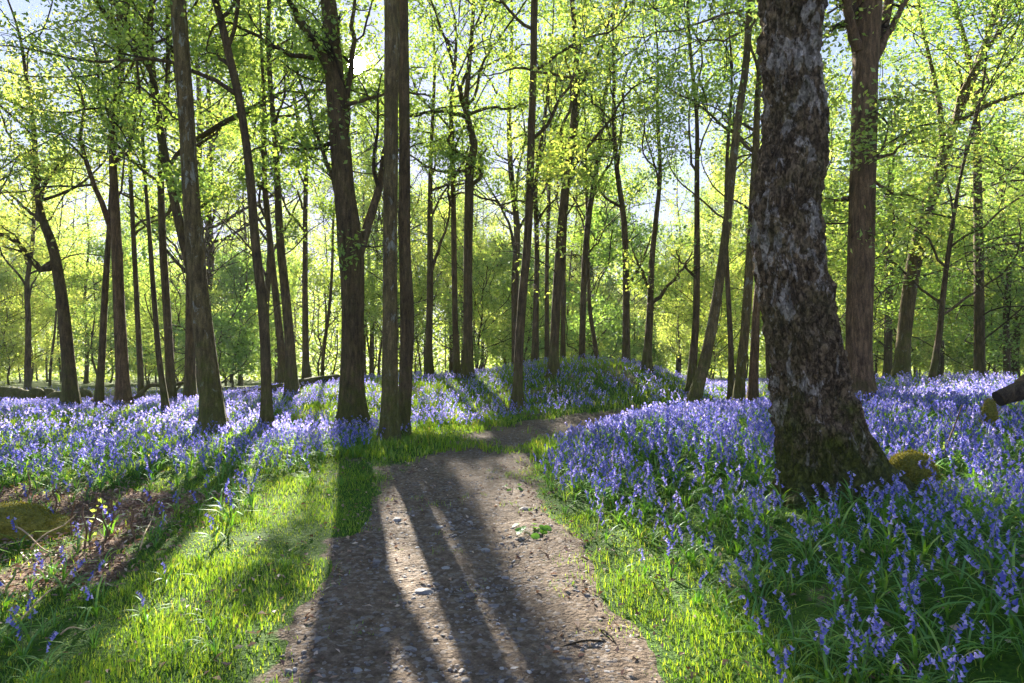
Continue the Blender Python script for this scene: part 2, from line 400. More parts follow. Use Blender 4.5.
# ------------------------------------------------------------------ ground sheet
def build_ground():
    ys = np.concatenate([np.linspace(-25, 2, 28)[:-1], np.linspace(2, 14, 200)[:-1], np.linspace(14, 30, 120)[:-1], np.geomspace(30, 500, 70)])
    u = np.linspace(-1, 1, 321); xs = 9*u+ 25*u**3 + 466*u**9
    X, Y = np.meshgrid(xs, ys); Z = ground(X, Y)
    xl, xr = path_edges(Y)
    V = np.stack([X, Y, Z], -1).reshape(-1, 3)
    ny, nx = X.shape
    i = np.arange(ny-1)[:, None]*nx+np.arange(nx-1)[None]
    Q = np.stack([i, i+1, i+nx+1, i+nx], -1).reshape(-1, 4)
    me = new_mesh('ground', V, Q, mats=[M_GROUND])
    x, y = V[:, 0], V[:, 1]
    cover = np.clip(np.maximum(bell_density(x, y)/60, grass_density(x, y)/1400), 0, 1)
    for nm, val in (('cover', cover), ('litter', litter_w(x, y)), ('fargreen', sstep(21, 32, y))):
        a = me.attributes.new(nm, 'FLOAT', 'POINT'); a.data.foreach_set('value', val.astype(np.float32))
    tag(link('ground', me), 'woodland floor rising in low humps beside the path', 'ground', kind='structure')
    # gravel path: a ribbon 4 mm and more above the floor, its rim dipping under
    ys = np.concatenate([np.linspace(-6, 2.4, 60)[:-1], np.linspace(2.4, 7, 230)[:-1], np.linspace(7, 16, 190)])
    u = np.linspace(0, 1, 84)
    Y, U = np.meshgrid(ys, u, indexing='ij'); xl, xr = path_edges(Y)
    wl = xl-.12+.34*fbm(Y*1.7, Y*0+3, s=51, o=4); wr = xr+.12+.34*fbm(Y*1.9, Y*0+9, s=57, o=4)
    X = wl+(wr-wl)*U
    e = np.minimum(U, 1-U)*(wr-wl)
    Z = ground(X, Y)+.006+.026*fbm(X*5, Y*5, s=61, o=3)*sstep(0, .3, e)+.022*fbm(X*22, Y*22, s=67, o=3)*sstep(0, .2, e)+.012*sstep(0, .25, e)-.02*(1-sstep(0, .06, e))
    V = np.stack([X, Y, Z], -1).reshape(-1, 3); ny, nx = X.shape
    i = np.arange(ny-1)[:, None]*nx+np.arange(nx-1)[None]
    Q = np.stack([i, i+1, i+nx+1, i+nx], -1).reshape(-1, 4)
    tag(link('path', new_mesh('path', V, Q, mats=[M_PATH])), 'stony earth path curving right between the bluebells', 'path', kind='structure')
build_ground()
print('ground', round(time.time()-T0, 1))

# ------------------------------------------------------------------ scattering helper
def scatter(fn, x0, x1, y0, y1, maxd, g, cap=None):
    n = int((x1-x0)*(y1-y0)*maxd)
    x = g.uniform(x0, x1, n); y = g.uniform(y0, y1, n)
    px = CX+x/np.maximum(y, .5)*F
    k = (px > -160-1100/np.maximum(y, 2)) & (px < 1190+1100/np.maximum(y, 2))
    x, y = x[k], y[k]
    k = g.random(len(x))*maxd < fn(x, y)
    return x[k], y[k]
def instance_template(tv, tq, pos, rot, scl, lean=None):
    """tv (n,3), tq (m,4) -> merged; rot angle, scl per-instance"""
    c, s = np.cos(rot), np.sin(rot)
    V = tv[None]*scl[:, None, None]
    if lean is not None:
        V = V+np.stack([lean[:, 0:1]*V[..., 2], lean[:, 1:2]*V[..., 2], np.zeros_like(V[..., 2])], -1)
    X = V[..., 0]*c[:, None]-V[..., 1]*s[:, None]; Y = V[..., 0]*s[:, None]+V[..., 1]*c[:, None]
    out = np.stack([X, Y, V[..., 2]], -1)+pos[:, None, :]
    n = tv.shape[0]
    return out.reshape(-1, 3), (tq[None]+(np.arange(len(pos))*n)[:, None, None]).reshape(-1, 4)

# ------------------------------------------------------------------ grass
def build_grass(name, zone, maxd, hmin, hmax, w, g, label):
    x0, x1, y0, y1 = zone
    x, y = scatter(grass_density, x0, x1, y0, y1, maxd, g)
    n = len(x); z = ground(x, y)-.01
    h = g.uniform(hmin, hmax, n)*np.clip(1+2.6*fbm(x*1.7, y*1.7, s=71, o=3), .3, 2.2); a = g.uniform(0, 2*np.pi, n); bend = g.uniform(.15, .9, n)*h
    d = np.stack([np.cos(a), np.sin(a), np.zeros(n)], -1); p = np.stack([-np.sin(a), np.cos(a), np.zeros(n)], -1)
    b = np.stack([x, y, z], -1); ww = (w*g.uniform(.6, 1.3, n))[:, None]
    up = np.array([0, 0, 1.])
    m = b+d*(bend*.3)[:, None]+up*(h*.6)[:, None]; t = b+d*bend[:, None]+up*(h*.95)[:, None]
    V = np.stack([b-p*ww, b+p*ww, m-p*ww*.8, m+p*ww*.8, t-p*ww*.12, t+p*ww*.12], 1).reshape(-1, 3)
    o = (np.arange(n)*6)[:, None]
    Q = np.concatenate([o+np.array([0, 1, 3, 2]), o+np.array([2, 3, 5, 4])])
    tag(link(name, new_mesh(name, V, Q, mats=[M_GRASS])), label, 'grass', kind='stuff')
    print(name, n)
g = np.random.default_rng(11)
build_grass('grass', (-7, 7, 2.2, 9), 4700, .018, .06, .0026, g, 'short green grass along both edges of the path')
build_grass('grass', (-13, 13, 9, 22), 520, .06, .15, .008, g, 'grass under the trees beyond the bend of the path')

# ------------------------------------------------------------------ dead leaves
def dead_leaves():
    g = np.random.default_rng(12)
    def dens(x, y):
        xl, xr = path_edges(y); s = np.minimum(np.abs(x-xr), np.abs(x-xl))
        return litter_w(x, y)*520+70*np.exp(-(s/.35)**2)+14+60*(fbm(x*1.9, y*1.9, s=43, o=3) < -.10)*((x > xr) | (x < xl))
    x, y = scatter(dens, -8, 6, 2.4, 9, 560, g); n = len(x)
    z = ground(x, y)+g.uniform(.012, .035, n)
    a = g.uniform(0, 2*np.pi, n); L = g.uniform(.025, .06, n); W = L*g.uniform(.4, .6, n)
    nn = nrm(np.stack([g.normal(0, .45, n), g.normal(0, .45, n), np.ones(n)], -1))
    d = nrm(np.cross(nn, np.stack([np.cos(a), np.sin(a), np.zeros(n)], -1))); p = np.cross(nn, d)
    b = np.stack([x, y, z], -1); L = L[:, None]; W = W[:, None]
    cu = (g.uniform(.1, .5, n))[:, None]*W
    V = np.stack([b-d*L*.5, b-p*W*.5+nn*cu, b+d*L*.5, b+p*W*.5+nn*cu, b-d*L*.1, b+d*L*.25], 1).reshape(-1, 3)
    o = (np.arange(n)*6)[:, None]
    Q = np.concatenate([o+np.array([0, 4, 5, 1]), o+np.array([0, 3, 5, 4])]); Tt = np.concatenate([o+np.array([1, 5, 2]), o+np.array([2, 5, 3])])
    tag(link('leaf_litter', new_mesh('leaf_litter', V, Q, Tt, mats=[M_LITTER], smooth=False)), 'brown dead leaves strewn in the left verge', 'leaf litter', kind='stuff')
dead_leaves()

# ------------------------------------------------------------------ stones
ICO = None
def ico(sub=1):
    t = (1+5**.5)/2
    v = [(-1, t, 0), (1, t, 0), (-1, -t, 0), (1, -t, 0), (0, -1, t), (0, 1, t), (0, -1, -t), (0, 1, -t), (t, 0, -1), (t, 0, 1), (-t, 0, -1), (-t, 0, 1)]
    f = [(0, 11, 5), (0, 5, 1), (0, 1, 7), (0, 7, 10), (0, 10, 11), (1, 5, 9), (5, 11, 4), (11, 10, 2), (10, 7, 6), (7, 1, 8), (3, 9, 4), (3, 4, 2), (3, 2, 6), (3, 6, 8), (3, 8, 9), (4, 9, 5), (2, 4, 11), (6, 2, 10), (8, 6, 7), (9, 8, 1)]
    v = [np.array(p)/np.linalg.norm(p) for p in v]
    for _ in range(sub):
        cache = {}; nf = []
        def mid(a, b):
            k = (min(a, b), max(a, b))
            if k not in cache:
                m = v[a]+v[b]; v.append(m/np.linalg.norm(m)); cache[k] = len(v)-1
            return cache[k]
        for a, b, c in f:
            ab, bc, ca = mid(a, b), mid(b, c), mid(c, a); nf += [(a, ab, ca), (b, bc, ab), (c, ca, bc), (ab, bc, ca)]
        f = nf
    return np.array(v), np.array(f)
def pebbles():
    g = np.random.default_rng(13)
    def dens(x, y):
        xl, xr = path_edges(y); e = np.minimum(x-xl, xr-x); n = fbm(x*1.2, y*1.2, s=81, o=3)
        return sstep(-.1, .25, e)*1300*np.clip(.8+2.2*n, .15, 2)*np.interp(y, [3, 7, 12], [1, .75, .35])
    x, y = scatter(dens, -2.5, 3, 2.3, 13, 1600, g); n = len(x)
    V0, T0_ = ico(0); s = .0045*(1-g.random(n)*.985)**-.52
    s = np.minimum(s, .017)
    V = V0[None]*(1+g.normal(0, .16, (n, 12, 1)))*s[:, None, None]*np.stack([g.uniform(.8, 1.5, n), g.uniform(.7, 1.1, n), g.uniform(.4, .75, n)], -1)[:, None, :]
    a = g.uniform(0, 6.28, n); c, si = np.cos(a)[:, None], np.sin(a)[:, None]
    V = np.stack([V[..., 0]*c-V[..., 1]*si, V[..., 0]*si+V[..., 1]*c, V[..., 2]], -1)
    V = V+np.stack([x, y, ground(x, y)+.012+s*.15], -1)[:, None, :]
    T = (T0_[None]+(np.arange(n)*12)[:, None, None]).reshape(-1, 3)
    tag(link('gravel', new_mesh('gravel', V.reshape(-1, 3), None, T, mats=[M_STONE], smooth=False)), 'small grey pebbles bedded in the earth path', 'gravel', kind='stuff')
    print('pebbles', n)
    # loose stones one can pick out: (px, py, width px, label)
    V1, T1 = ico(2)
    stones = [(238, 0, 0, '')]
    L = [(316, 652, 12, 'pale pointed stone at the left edge of the path in the foreground'), (318, 640, 13, 'pale flat stone beside the pointed one at the lower left of the path'),
         (357, 668, 16, 'half buried pale stone at the bottom of the path, left of the tree shadow'), (410, 645, 18, 'broad flat stone in the sunny left half of the path near the bottom'),
         (424, 588, 20, 'wide pale slab of stone in the sunlit strip left of the trunk shadow'), (485, 548, 13, 'grey stone at the middle of the path inside the trunk shadow'),
         (470, 592, 12, 'round stone near the shadow edge in the middle of the path'), (494, 602, 14, 'dark long stone lying across the narrow light streak'),
         (524, 617, 10, 'small stone in the shade right of the light streak'), (516, 664, 12, 'stone in deep shade at the bottom centre of the path'),
         (480, 637, 11, 'greyish stone just left of the light streak near the bottom'), (466, 676, 13, 'stone at the very bottom edge of the path in the shadow'),
         (525, 510, 13, 'pale stone at the right side of the path near the leafy plant'), (445, 566, 12, 'flat stone on the shadow edge left of the light streak'),
         (376, 560, 11, 'grey stone at the left side of the sunlit gravel'), (397, 520, 12, 'light stone on the far sunlit gravel left of the shadow'),
         (440, 525, 9, 'small dark stone in the shadow where the light streak begins'), (540, 600, 10, 'stone in the shadow towards the right grass edge'),
         (505, 575, 12, 'speckled stone right of the light streak halfway down the shadow'), (350, 605, 10, 'stone half sunk among grass at the left path edge'),
         (385, 627, 12, 'squat stone in the sun above the broad flat stone'), (560, 655, 11, 'stone near the right edge of the tree shadow at the bottom'),
         (455, 545, 10, 'stone with a level top in the left band of shadow'), (335, 545, 9, 'lone stone where gravel meets the left grass')]
    for px, py, w, lab in L:
        d = 1.6*F/(py-CY); x = (px-CX)/F*d; r = w/F*d*.5
        v = V1*(1+.22*(fbm(V1[:, 0]*1.3+px, V1[:, 1]*1.3, V1[:, 2]*1.3, s=5, o=3))[:, None]*2)
        pl = nrm(np.random.default_rng(int(px*3+py)).normal(size=(9, 3))); dd_ = np.max(v@pl.T, axis=1); v = v*np.minimum(1, .80/np.maximum(dd_, .01))[:, None]
        a = g.uniform(-.5, .5); sx, sy, sz = r, r*g.uniform(.6, .9), r*g.uniform(.35, .6)
        v = v*np.array([sx, sy, sz]); v = np.stack([v[:, 0]*math.cos(a)-v[:, 1]*math.sin(a), v[:, 0]*math.sin(a)+v[:, 1]*math.cos(a), v[:, 2]], -1)
        tag(link('stone', new_mesh('stone', v, None, T1, mats=[M_STONE1], smooth=False), loc=(x, d, float(ground(x, d))+.010+sz*.05)), lab, 'stone', 'loose stones on the path')
pebbles()

# ------------------------------------------------------------------ bluebells
def rib(P, W, side):
    """ribbon along P (n,3) with half widths W (n)"""
    V = np.stack([P-side*W[:, None], P+side*W[:, None]], 1).reshape(-1, 3); n = len(P)
    i = np.arange(n-1)*2
    return V, np.stack([i, i+1, i+3, i+2], -1)
def bluebell_parts(seed, lod, h=.33):
    g = np.random.default_rng(seed)
    # stem leans and nods to +x at the tip
    ts = np.linspace(0, 1, {0: 8, 1: 5, 2: 3}[lod])
    sx = .03*ts+.085*np.clip(ts-.62, 0, 1)**1.3*2.2; sz = h*(ts-.35*np.clip(ts-.72, 0, 1)**1.6*2.2)
    S = np.stack([sx, 0*ts, sz], -1)
    if lod < 2: stem = tubes(S[None], (.0028*(1-.45*ts))[None]*(1 if lod == 0 else 1.3), 4 if lod == 0 else 3)
    else: stem = rib(S, np.full(len(ts), .003), np.array([0, 1., 0]))
    bells = []
    nb = {0: 8, 1: 7, 2: 6}[lod]
    for k in range(nb):
        t = .56+.44*k/(nb-1); i = t*(len(ts)-1); i0 = min(int(i), len(ts)-2); p = S[i0]+(S[i0+1]-S[i0])*(i-i0)
        az = g.normal(0, .9); d0 = np.array([math.cos(az), math.sin(az), 0]); sl = .016*(1.15-.4*k/nb)
        top = p+d0*sl+np.array([0, 0, -.003]); ax = nrm(np.array([d0[0]*.55, d0[1]*.55, -1.])); L = .022*(1.1-.25*k/nb)
        if lod == 0:
            u = nrm(np.cross(ax, [0, 1., .1])); w = np.cross(ax, u); a = np.arange(6)*2*np.pi/6
            rs = [(.0, .0015), (.12, .0048), (.6, .0052), (.85, .0062), (1.0, .0115), (.93, .0135)]
            V = np.concatenate([top+ax*L*q+r*(np.cos(a)[:, None]*u+np.sin(a)[:, None]*w) for q, r in rs])
            j = np.arange(6); Q = np.concatenate([np.stack([m*6+j, m*6+(j+1) % 6, m*6+6+(j+1) % 6, m*6+6+j], -1) for m in range(3)])
            # six free recurved tips
            tip = np.concatenate([np.stack([18+j, 18+(j+1) % 6, 24+(j+1) % 6, 24+j], -1)])
            bells.append((V, np.concatenate([Q, tip])))
            bells.append(tubes(np.stack([p, (p+top)/2+np.array([0, 0, .004]), top])[None], np.array([[.001, .001, .001]]), 3))
        elif lod == 1:
            u = nrm(np.cross(ax, [0, 1., .1])); w = np.cross(ax, u); a = np.arange(4)*np.pi/2+g.random()
            rs = [(.0, .003), (.55, .0065), (1.0, .0135)]
            V = np.concatenate([top+ax*L*1.15*q+r*(np.cos(a)[:, None]*u+np.sin(a)[:, None]*w) for q, r in rs])
            j = np.arange(4); bells.append((V, np.concatenate([np.stack([m*4+j, m*4+(j+1) % 4, m*4+4+(j+1) % 4, m*4+4+j], -1) for m in range(2)])))
        else:
            u = nrm(np.cross(ax, [math.cos(g.random()*6), math.sin(g.random()*6), .1]))
            V = np.stack([top-u*.006, top+u*.006, top+ax*L*1.3+u*.016, top+ax*L*1.3-u*.016]); bells.append((V, np.array([[0, 1, 2, 3]])))
    leaves = []
    for k in range({0: 6, 1: 4, 2: 2}[lod]):
        az = k*2.4+g.random()*1.2; l = h*g.uniform(.75, 1.25); n = {0: 7, 1: 4, 2: 3}[lod]; t = np.linspace(0, 1, n)
        d = np.array([math.cos(az), math.sin(az), 0]); side = np.array([-d[1], d[0], 0])
        out = l*(.15*t+.62*t**2.2); up = l*(.95*t-.55*t**2.4*g.uniform(.7, 1.25))
        P = d*out[:, None]+np.array([0, 0, 1.])*up[:, None]
        W = (.0062 if lod == 0 else .0075)*np.array([.75, 1, 1.05, 1, .9, .6, .08])[np.linspace(0, 6, n).round().astype(int)]
        leaves.append(rib(P, W, side))
    return stem, merge(bells), merge(leaves)
def build_bluebells():
    g = np.random.default_rng(14)
    x, y = scatter(bell_density, -22, 22, 2.5, 30, 190, g)
    z = ground(x, y)
    # keep clear of the big trunk's foot
    bx = at(832, 5.25); k = np.hypot(x-bx[0], y-bx[1]) > .52; x, y, z = x[k], y[k], z[k]
    P = np.stack([x, y, z], -1); px, py = to_px(P+np.array([0, 0, .2]))
    print('bluebells', len(x))
    inview = (px > 5) & (px < 1019) & (py < 676)
    order = np.argsort(np.where(inview, np.hypot(x, y), 1e9)); near = order[:300]; rest = np.setdiff1d(np.arange(len(x)), near)
    # --- individuals
    tv = [bluebell_parts(900+i, 0) for i in range(8)]
    mes = []
    for s, b, l in tv:
        mes.append((new_mesh('stem', *s, mats=[M_STEM]), new_mesh('flower_head', *b, mats=[M_BELL]), new_mesh('leaf_tuft', *l, mats=[M_BLEAF])))
    def zone(xx, yy, a, b):
        xl, xr = path_edges(yy)
        if xx < xl: return ('single bluebell growing among grass and dead leaves left of the path', 'scattered bluebells in the left verge') if yy < 6.4 else ('bluebell at the near edge of the left hand carpet behind the bracken shoots', 'bluebells at the front of the left carpet')
        if a > 760 and b > 560: return ('dark green leaved bluebell in the shade below the thick lichened trunk', 'shaded bluebells below the big trunk')
        if a > 880: return ('bluebell standing right of the thick lichened trunk near the mossy mound', 'bluebells right of the big trunk')
        if a > 760: return ('bluebell close around the foot of the thick lichened trunk', 'bluebells round the big trunk foot')
        return ('bluebell on the sunny bank between the path and the thick lichened trunk', 'bluebells on the sunny right bank')
    for n_, i in enumerate(near):
        v = n_ % 8; lab, grp = zone(x[i], y[i], px[i], py[i])
        r = bpy.data.objects.new('bluebell', None); COL.objects.link(r); r.empty_display_size = .05
        r.location = (x[i], y[i], z[i]-.005); r.rotation_euler = (g.normal(0, .12), g.normal(0, .12), g.uniform(0, 6.28)); sc_ = g.uniform(.6, 1.0); r.scale = (sc_,)*3
        tag(r, lab, 'bluebell', grp)
        for nm, m in zip(('stem', 'flower_head', 'leaf_tuft'), mes[v]): link(nm, m, r)
    # --- the carpet
    parts = []; qm = []
    dist = y[rest]
    for lod, lo, hi in ((1, 0, 10.5), (2, 10.5, 99)):
        idx = rest[(dist >= lo) & (dist < hi)]
        for v in range(6):
            ii = idx[v::6]; s, b, l = bluebell_parts(300+v+lod*10, lod)
            for q, (tvv, tq) in enumerate((s, b, l)):
                V, Q = instance_template(tvv*(1 if lod == 1 else np.array([1.25, 1.25, 1])), tq, P[ii], rot, scl, lean=None) if q else (None, None)
                if q == 0:
                    rot = g.uniform(0, 6.28, len(ii)); scl = g.uniform(.62, 1.08, len(ii))*np.interp(y[ii], [8, 14, 22], [1, .85, .7]); V, Q = instance_template(tvv, tq, P[ii], rot, scl)
                parts.append((V, Q)); qm.append(np.full(len(Q), (0, 1, 2)[q]))
    V, Q = merge(parts)
    tag(link('bluebell_carpet', new_mesh('bluebell_carpet', V, Q, mats=[M_STEM, M_BELL, M_BLEAF], qmat=np.concatenate(qm))), 'violet bluebell carpet spreading under the trees', 'bluebells', kind='stuff')
    print('carpet faces', len(Q))
build_bluebells()
def coarse_tufts():
    g = np.random.default_rng(16)
    x, y = scatter(lambda x, y: np.where(x > path_edges(y)[1]+.55, 26, np.clip(5*(1+4*fbm(x*1.4, y*1.4, s=73, o=2)), 0, 20))*((x > path_edges(y)[1]+.15) | (x < path_edges(y)[0]-.35)), -7, 6, 2.3, 9.5, 26, g)
    tv = []
    for k in range(14):
        az = k*2.4+g.random(); l = g.uniform(.10, .24); t = np.linspace(0, 1, 5); d = np.array([math.cos(az), math.sin(az), 0]); sd = np.array([-d[1], d[0], 0])
        P = d*(l*(.12*t+.55*t**2))[:, None]+np.array([0, 0, 1.])*(l*(.95*t-.5*t**2.3))[:, None]+d*.008; tv.append(rib(P, .0026*np.array([.8, 1, .9, .7, .05]), sd))
    tv, tq = merge(tv)
    V, Q = instance_template(tv, tq, np.stack([x, y, ground(x, y)-.005], -1), g.uniform(0, 6.28, len(x)), g.uniform(.5, 1.3, len(x)))
    tag(link('coarse_grass', new_mesh('coarse_grass', V, Q, mats=[M_BLEAF])), 'coarse arching grass tufts in the verges of the path', 'grass', kind='stuff')
coarse_tufts()
print('bells', round(time.time()-T0, 1))

# ------------------------------------------------------------------ trees
def perp(d, g):
    r = g.normal(size=d.shape); r -= (r*d).sum(-1, keepdims=True)*d
    return nrm(r)
def children(P, Rd, nch, t0, t1, ratio, ang, npts, gnarl, up, rr, g, minlen=.25):
    """side branches of a batch of polylines"""
    B, n, _ = P.shape
    L = np.linalg.norm(np.diff(P, axis=1), axis=2).sum(1)
    par = np.repeat(np.arange(B), nch); K = len(par)
    t = (np.tile(np.arange(nch), B)+g.random(K))/nch*(t1-t0)+t0
    i = t*(n-1); i0 = np.minimum(i.astype(int), n-2); f = (i-i0)[:, None]
    st = P[par, i0]*(1-f)+P[par, i0+1]*f; r0 = Rd[par, i0]*(1-f[:, 0])+Rd[par, i0+1]*f[:, 0]
    tan = nrm(P[par, i0+1]-P[par, i0]); side = perp(tan, g); side[:, 2] *= .6; side = nrm(side)
    a = np.radians(ang)*g.uniform(.7, 1.3, K)[:, None]
    d = nrm(tan*np.cos(a)+side*np.sin(a))
    ln = np.maximum(L[par]*ratio*g.uniform(.6, 1.3, K)*(1.15-.55*t), minlen)
    out = np.empty((K, npts, 3)); out[:, 0] = st; step = (ln/(npts-1))[:, None]
    for k in range(1, npts):
        d = nrm(d+g.normal(0, gnarl, (K, 3))+np.array([0, 0, up])); out[:, k] = out[:, k-1]+d*step
    rr0 = np.minimum(r0*rr, r0*.9)[:, None]*np.linspace(1, .32, npts)
    return out, rr0
def leaves_on(tw, count, size, spread, g, flat=.6):
    B, n, _ = tw.shape
    b = g.integers(0, B, count); t = g.random(count)**.6*(n-1); i0 = np.minimum(t.astype(int), n-2); f = (t-i0)[:, None]
    P = tw[b, i0]*(1-f)+tw[b, i0+1]*f+g.normal(0, spread, (count, 3))*np.array([1, 1, .7])
    return P
def leaf_mesh(P, size, g, flat=.6):
    n = len(P)
    nn = nrm(g.normal(0, 1, (n, 3))*(1-flat*.5)+np.array([0, 0, flat*1.3])); a = perp(nn, g); b = np.cross(nn, a)
    s = (size*g.uniform(.6, 1.35, n))[:, None]
    V = np.stack([P-a*s*.55, P+b*s*.33+a*s*.06, P+a*s*.55, P-b*s*.33+a*s*.06], 1)
    V[:, 1] += nn*s*.10; V[:, 3] += nn*s*.10
    return V.reshape(-1, 3), np.arange(n*4).reshape(-1, 4)

def trunk_mesh(P, Rd, sides, rings, flare=.5, lobes=5, rough=.04, g=None, fine=None, flare_h=.28, foot=None):
    P, Rd = resample(P, Rd, rings)
    z0 = P[0, 2]; h = np.linalg.norm(P-P[0], axis=1)
    a = np.arange(sides)*2*np.pi/sides
    Tn = np.gradient(P, axis=0); Tn = nrm(Tn)
    U = nrm(np.cross(Tn, np.array([0, 1., 0.0]))*-1); W = np.cross(Tn, U)
    U = nrm(np.cross(Tn, W))*-1
    ph = g.uniform(0, 6.28)
    lob = 1+.35*np.cos(lobes*a+ph)+.2*np.cos((lobes-2)*a+ph*2)
    fl = flare*np.exp(-np.maximum(h-.12, 0)/flare_h)
    rad = Rd[:, None]*(1+fl[:, None]*np.maximum(lob, .25)[None])
    big = fbm((np.cos(a)*1.2)[None]+0*h[:, None]+ph, (np.sin(a)*1.2)[None]+0*h[:, None], h[:, None]*1.1+0*a[None], s=int(ph*100), o=3)
    rad = rad*(1+rough*2.4*big)
    if fine is not None: rad = rad+fine(a[None], h[:, None], Rd[:, None])
    V = P[:, None, :]+rad[:, :, None]*(U[:, None, :]*np.cos(a)[None, :, None]+W[:, None, :]*np.sin(a)[None, :, None])
    k = sides; n = rings
    i = np.arange(n-1)[:, None]*k; j = np.arange(k)[None]
    Q = np.stack([i+j, i+(j+1) % k, i+k+(j+1) % k, i+k+j], -1).reshape(-1, 4)
    return V.reshape(-1, 3), Q

def px_line(pts, d, dd=0.0):
    """polyline given as (px,py,width px) at depth d (sloping dd metres from first to last) -> world points and radii"""
    n = len(pts); out = []; rad = []
    for k, (x, y, w) in enumerate(pts):
        q = d+dd*k/max(n-1, 1); out.append(((x-CX)/F*q, q, EYE+(CY-y)/F*q)); rad.append(w/F*q/2)
    return np.array(out), np.array(rad)

NTREE = 0
def tree(name, pts, d, label, H=15, bark=None, leaf=None, cat='tree', limbs=(), nl=10, l0=.35, nleaf=5200, lsize=.082, reach=3.6,
         lang=52, lup=.05, sides=10, rings=26, flare=1.05, rough=.07, group=None, dd=.3, fine=None, low=0, lown=0, flare_h=.28, sub=(4, 4), keep=True, lobes=5, spread=.20, flat=.6, lit_keep=.03, gn=.22):
    """a traced tree: trunk through given picture columns at its own depth, limbs, twigs and leaves grown on it"""
    global NTREE
    NTREE += 1; g = np.random.default_rng(1000+NTREE*17)
    bark = bark or M_BARK; leaf = leaf or M_LEAF
    pts = sorted(pts, key=lambda p: -p[1])
    TP, TR = px_line(pts, d, dd)
    gx, gy = TP[0, 0], TP[0, 1]; gz = float(ground(gx, gy)); base = np.array([gx, gy, gz])
    foot = np.array([[gx, gy, gz-.25]]);
    if TP[0, 2] > gz+.02: TP = np.concatenate([foot, TP]); TR = np.concatenate([[TR[0]*1.02], TR])
    else:
        sh = TP[:, 2] > gz-.1; TP = np.concatenate([foot, TP[sh]]); TR = np.concatenate([[TR[0]*1.02], TR[sh]])
    # carry the trunk on above the last traced point
    top = TP[-1]; dirn = nrm(TP[-1]-TP[-2]); rem = H-(top[2]-gz)
    if rem > .5:
        m = max(3, int(rem/1.6)); q = top.copy(); r = TR[-1]; ex = []; er = []
        for k in range(m):
            dirn = nrm(dirn+g.normal(0, .10, 3)+np.array([0, 0, .12])); q = q+dirn*rem/m; ex.append(q.copy()); er.append(r*(1-.88*(k+1)/m)+.008)
        TP = np.concatenate([TP, ex]); TR = np.concatenate([TR, er])
    root = bpy.data.objects.new(name, None); COL.objects.link(root); root.location = base; root.empty_display_size = .3
    tag(root, label, cat, group)
    lo = TP-base
    V, Q = trunk_mesh(lo, TR, sides, rings, flare=flare, rough=rough, g=g, fine=fine, flare_h=flare_h, lobes=lobes)
    link('trunk', new_mesh('trunk', V, Q, mats=[bark]), root)
    # traced limbs
    Ls = []
    for lp in limbs:
        lp, ldd = (lp, g.uniform(-1.2, 1.2)) if not isinstance(lp, tuple) else lp
        q, r = px_line(lp, d+dd*.5, ldd); q, r = resample(q-base, r, 12)
        q[2:-1] += g.normal(0, .02, (9, 3)); Ls.append((q, np.maximum(r*np.linspace(1, .55, 12), .006)))
    # grown limbs
    P8, R8 = resample(lo, TR, 40)
    s = np.linspace(0, 1, 40); k0 = int(l0*39)
    grown, gr = children(P8[None, k0:], R8[None, k0:], nl, .0, .97, 0.01, lang, 12, gn*.9, lup, .55, g)
    # give each its own reach: long in the middle of the crown, short at top
    tt = (np.arange(nl)+.5)/nl; want = reach*(.55+.9*np.sin(np.pi*np.clip(tt*.85+.12, 0, 1)))*g.uniform(.7, 1.25, nl)
    cur = np.linalg.norm(grown[:, -1]-grown[:, 0], axis=1); grown = grown[:, :1]+(grown-grown[:, :1])*(want/cur)[:, None, None]
    if lang >= 70: gr = np.minimum(gr, np.linspace(.026, .010, 12)[None])
    allL = np.concatenate([np.stack([q for q, r in Ls]), grown]) if Ls else grown
    allR = np.concatenate([np.stack([r for q, r in Ls]), np.maximum(gr, .012)]) if Ls else np.maximum(gr, .012)
    if lown:
        lw, lr = children(P8[None, int(low*39):k0+1], R8[None, int(low*39):k0+1], lown, .0, 1, .01, 70, 12, .2, .0, .22, g)
        w = g.uniform(.8, 2.0, lown); c2 = np.linalg.norm(lw[:, -1]-lw[:, 0], axis=1); lw = lw[:, :1]+(lw-lw[:, :1])*(w/c2)[:, None, None]
        allL = np.concatenate([allL, lw]); allR = np.concatenate([allR, np.clip(lr, .006, .016)])
    rest = []
    for q, r in zip(allL, allR):
        px, py = to_px(q+base); vis = ((px > 0) & (px < 1024) & (py > 0)).any()
        if vis and r[0]*2*F/d > 2.2: link('limb', new_mesh('limb', *tubes(q[None], r[None], 7), mats=[bark]), root)
        else: rest.append((q, r))
    c1, r1 = children(allL, allR, sub[0], .18, 1.0, .45, 48, 7, gn*1.1, .05, .55, g, .4)
    c2, r2 = children(c1, np.maximum(r1, .006), sub[1], .15, 1.0, .45, 45, 5, gn*1.2, .02, .6, g, .3)
    parts = [tubes(c1, np.maximum(r1, .005), 4), tubes(c2, np.maximum(r2, .0032), 3)]
    if rest: parts.append(tubes(np.stack([q for q, r in rest]), np.stack([r for q, r in rest]), 5))
    link('branches', new_mesh('branches', *merge(parts), mats=[M_TWIG]), root)
    tw = c2; LP = leaves_on(tw, int(nleaf*4.2), lsize, spread, g); LP = LP[(np.arange(len(LP)) < nleaf*1.35) | casts_shade(LP+base)]  # extra leaves are kept only where they throw shade on SHADE
    LP = LP[LP[:, 2]+base[2] > ground(LP[:, 0]+base[0], LP[:, 1]+base[1])+.3]
    if keep: LP = LP[sun_keep(LP+base, g, lit_keep)]
    link('crown', new_mesh('crown', *leaf_mesh(LP, lsize, g, flat), mats=[leaf], smooth=False), root)
    return root

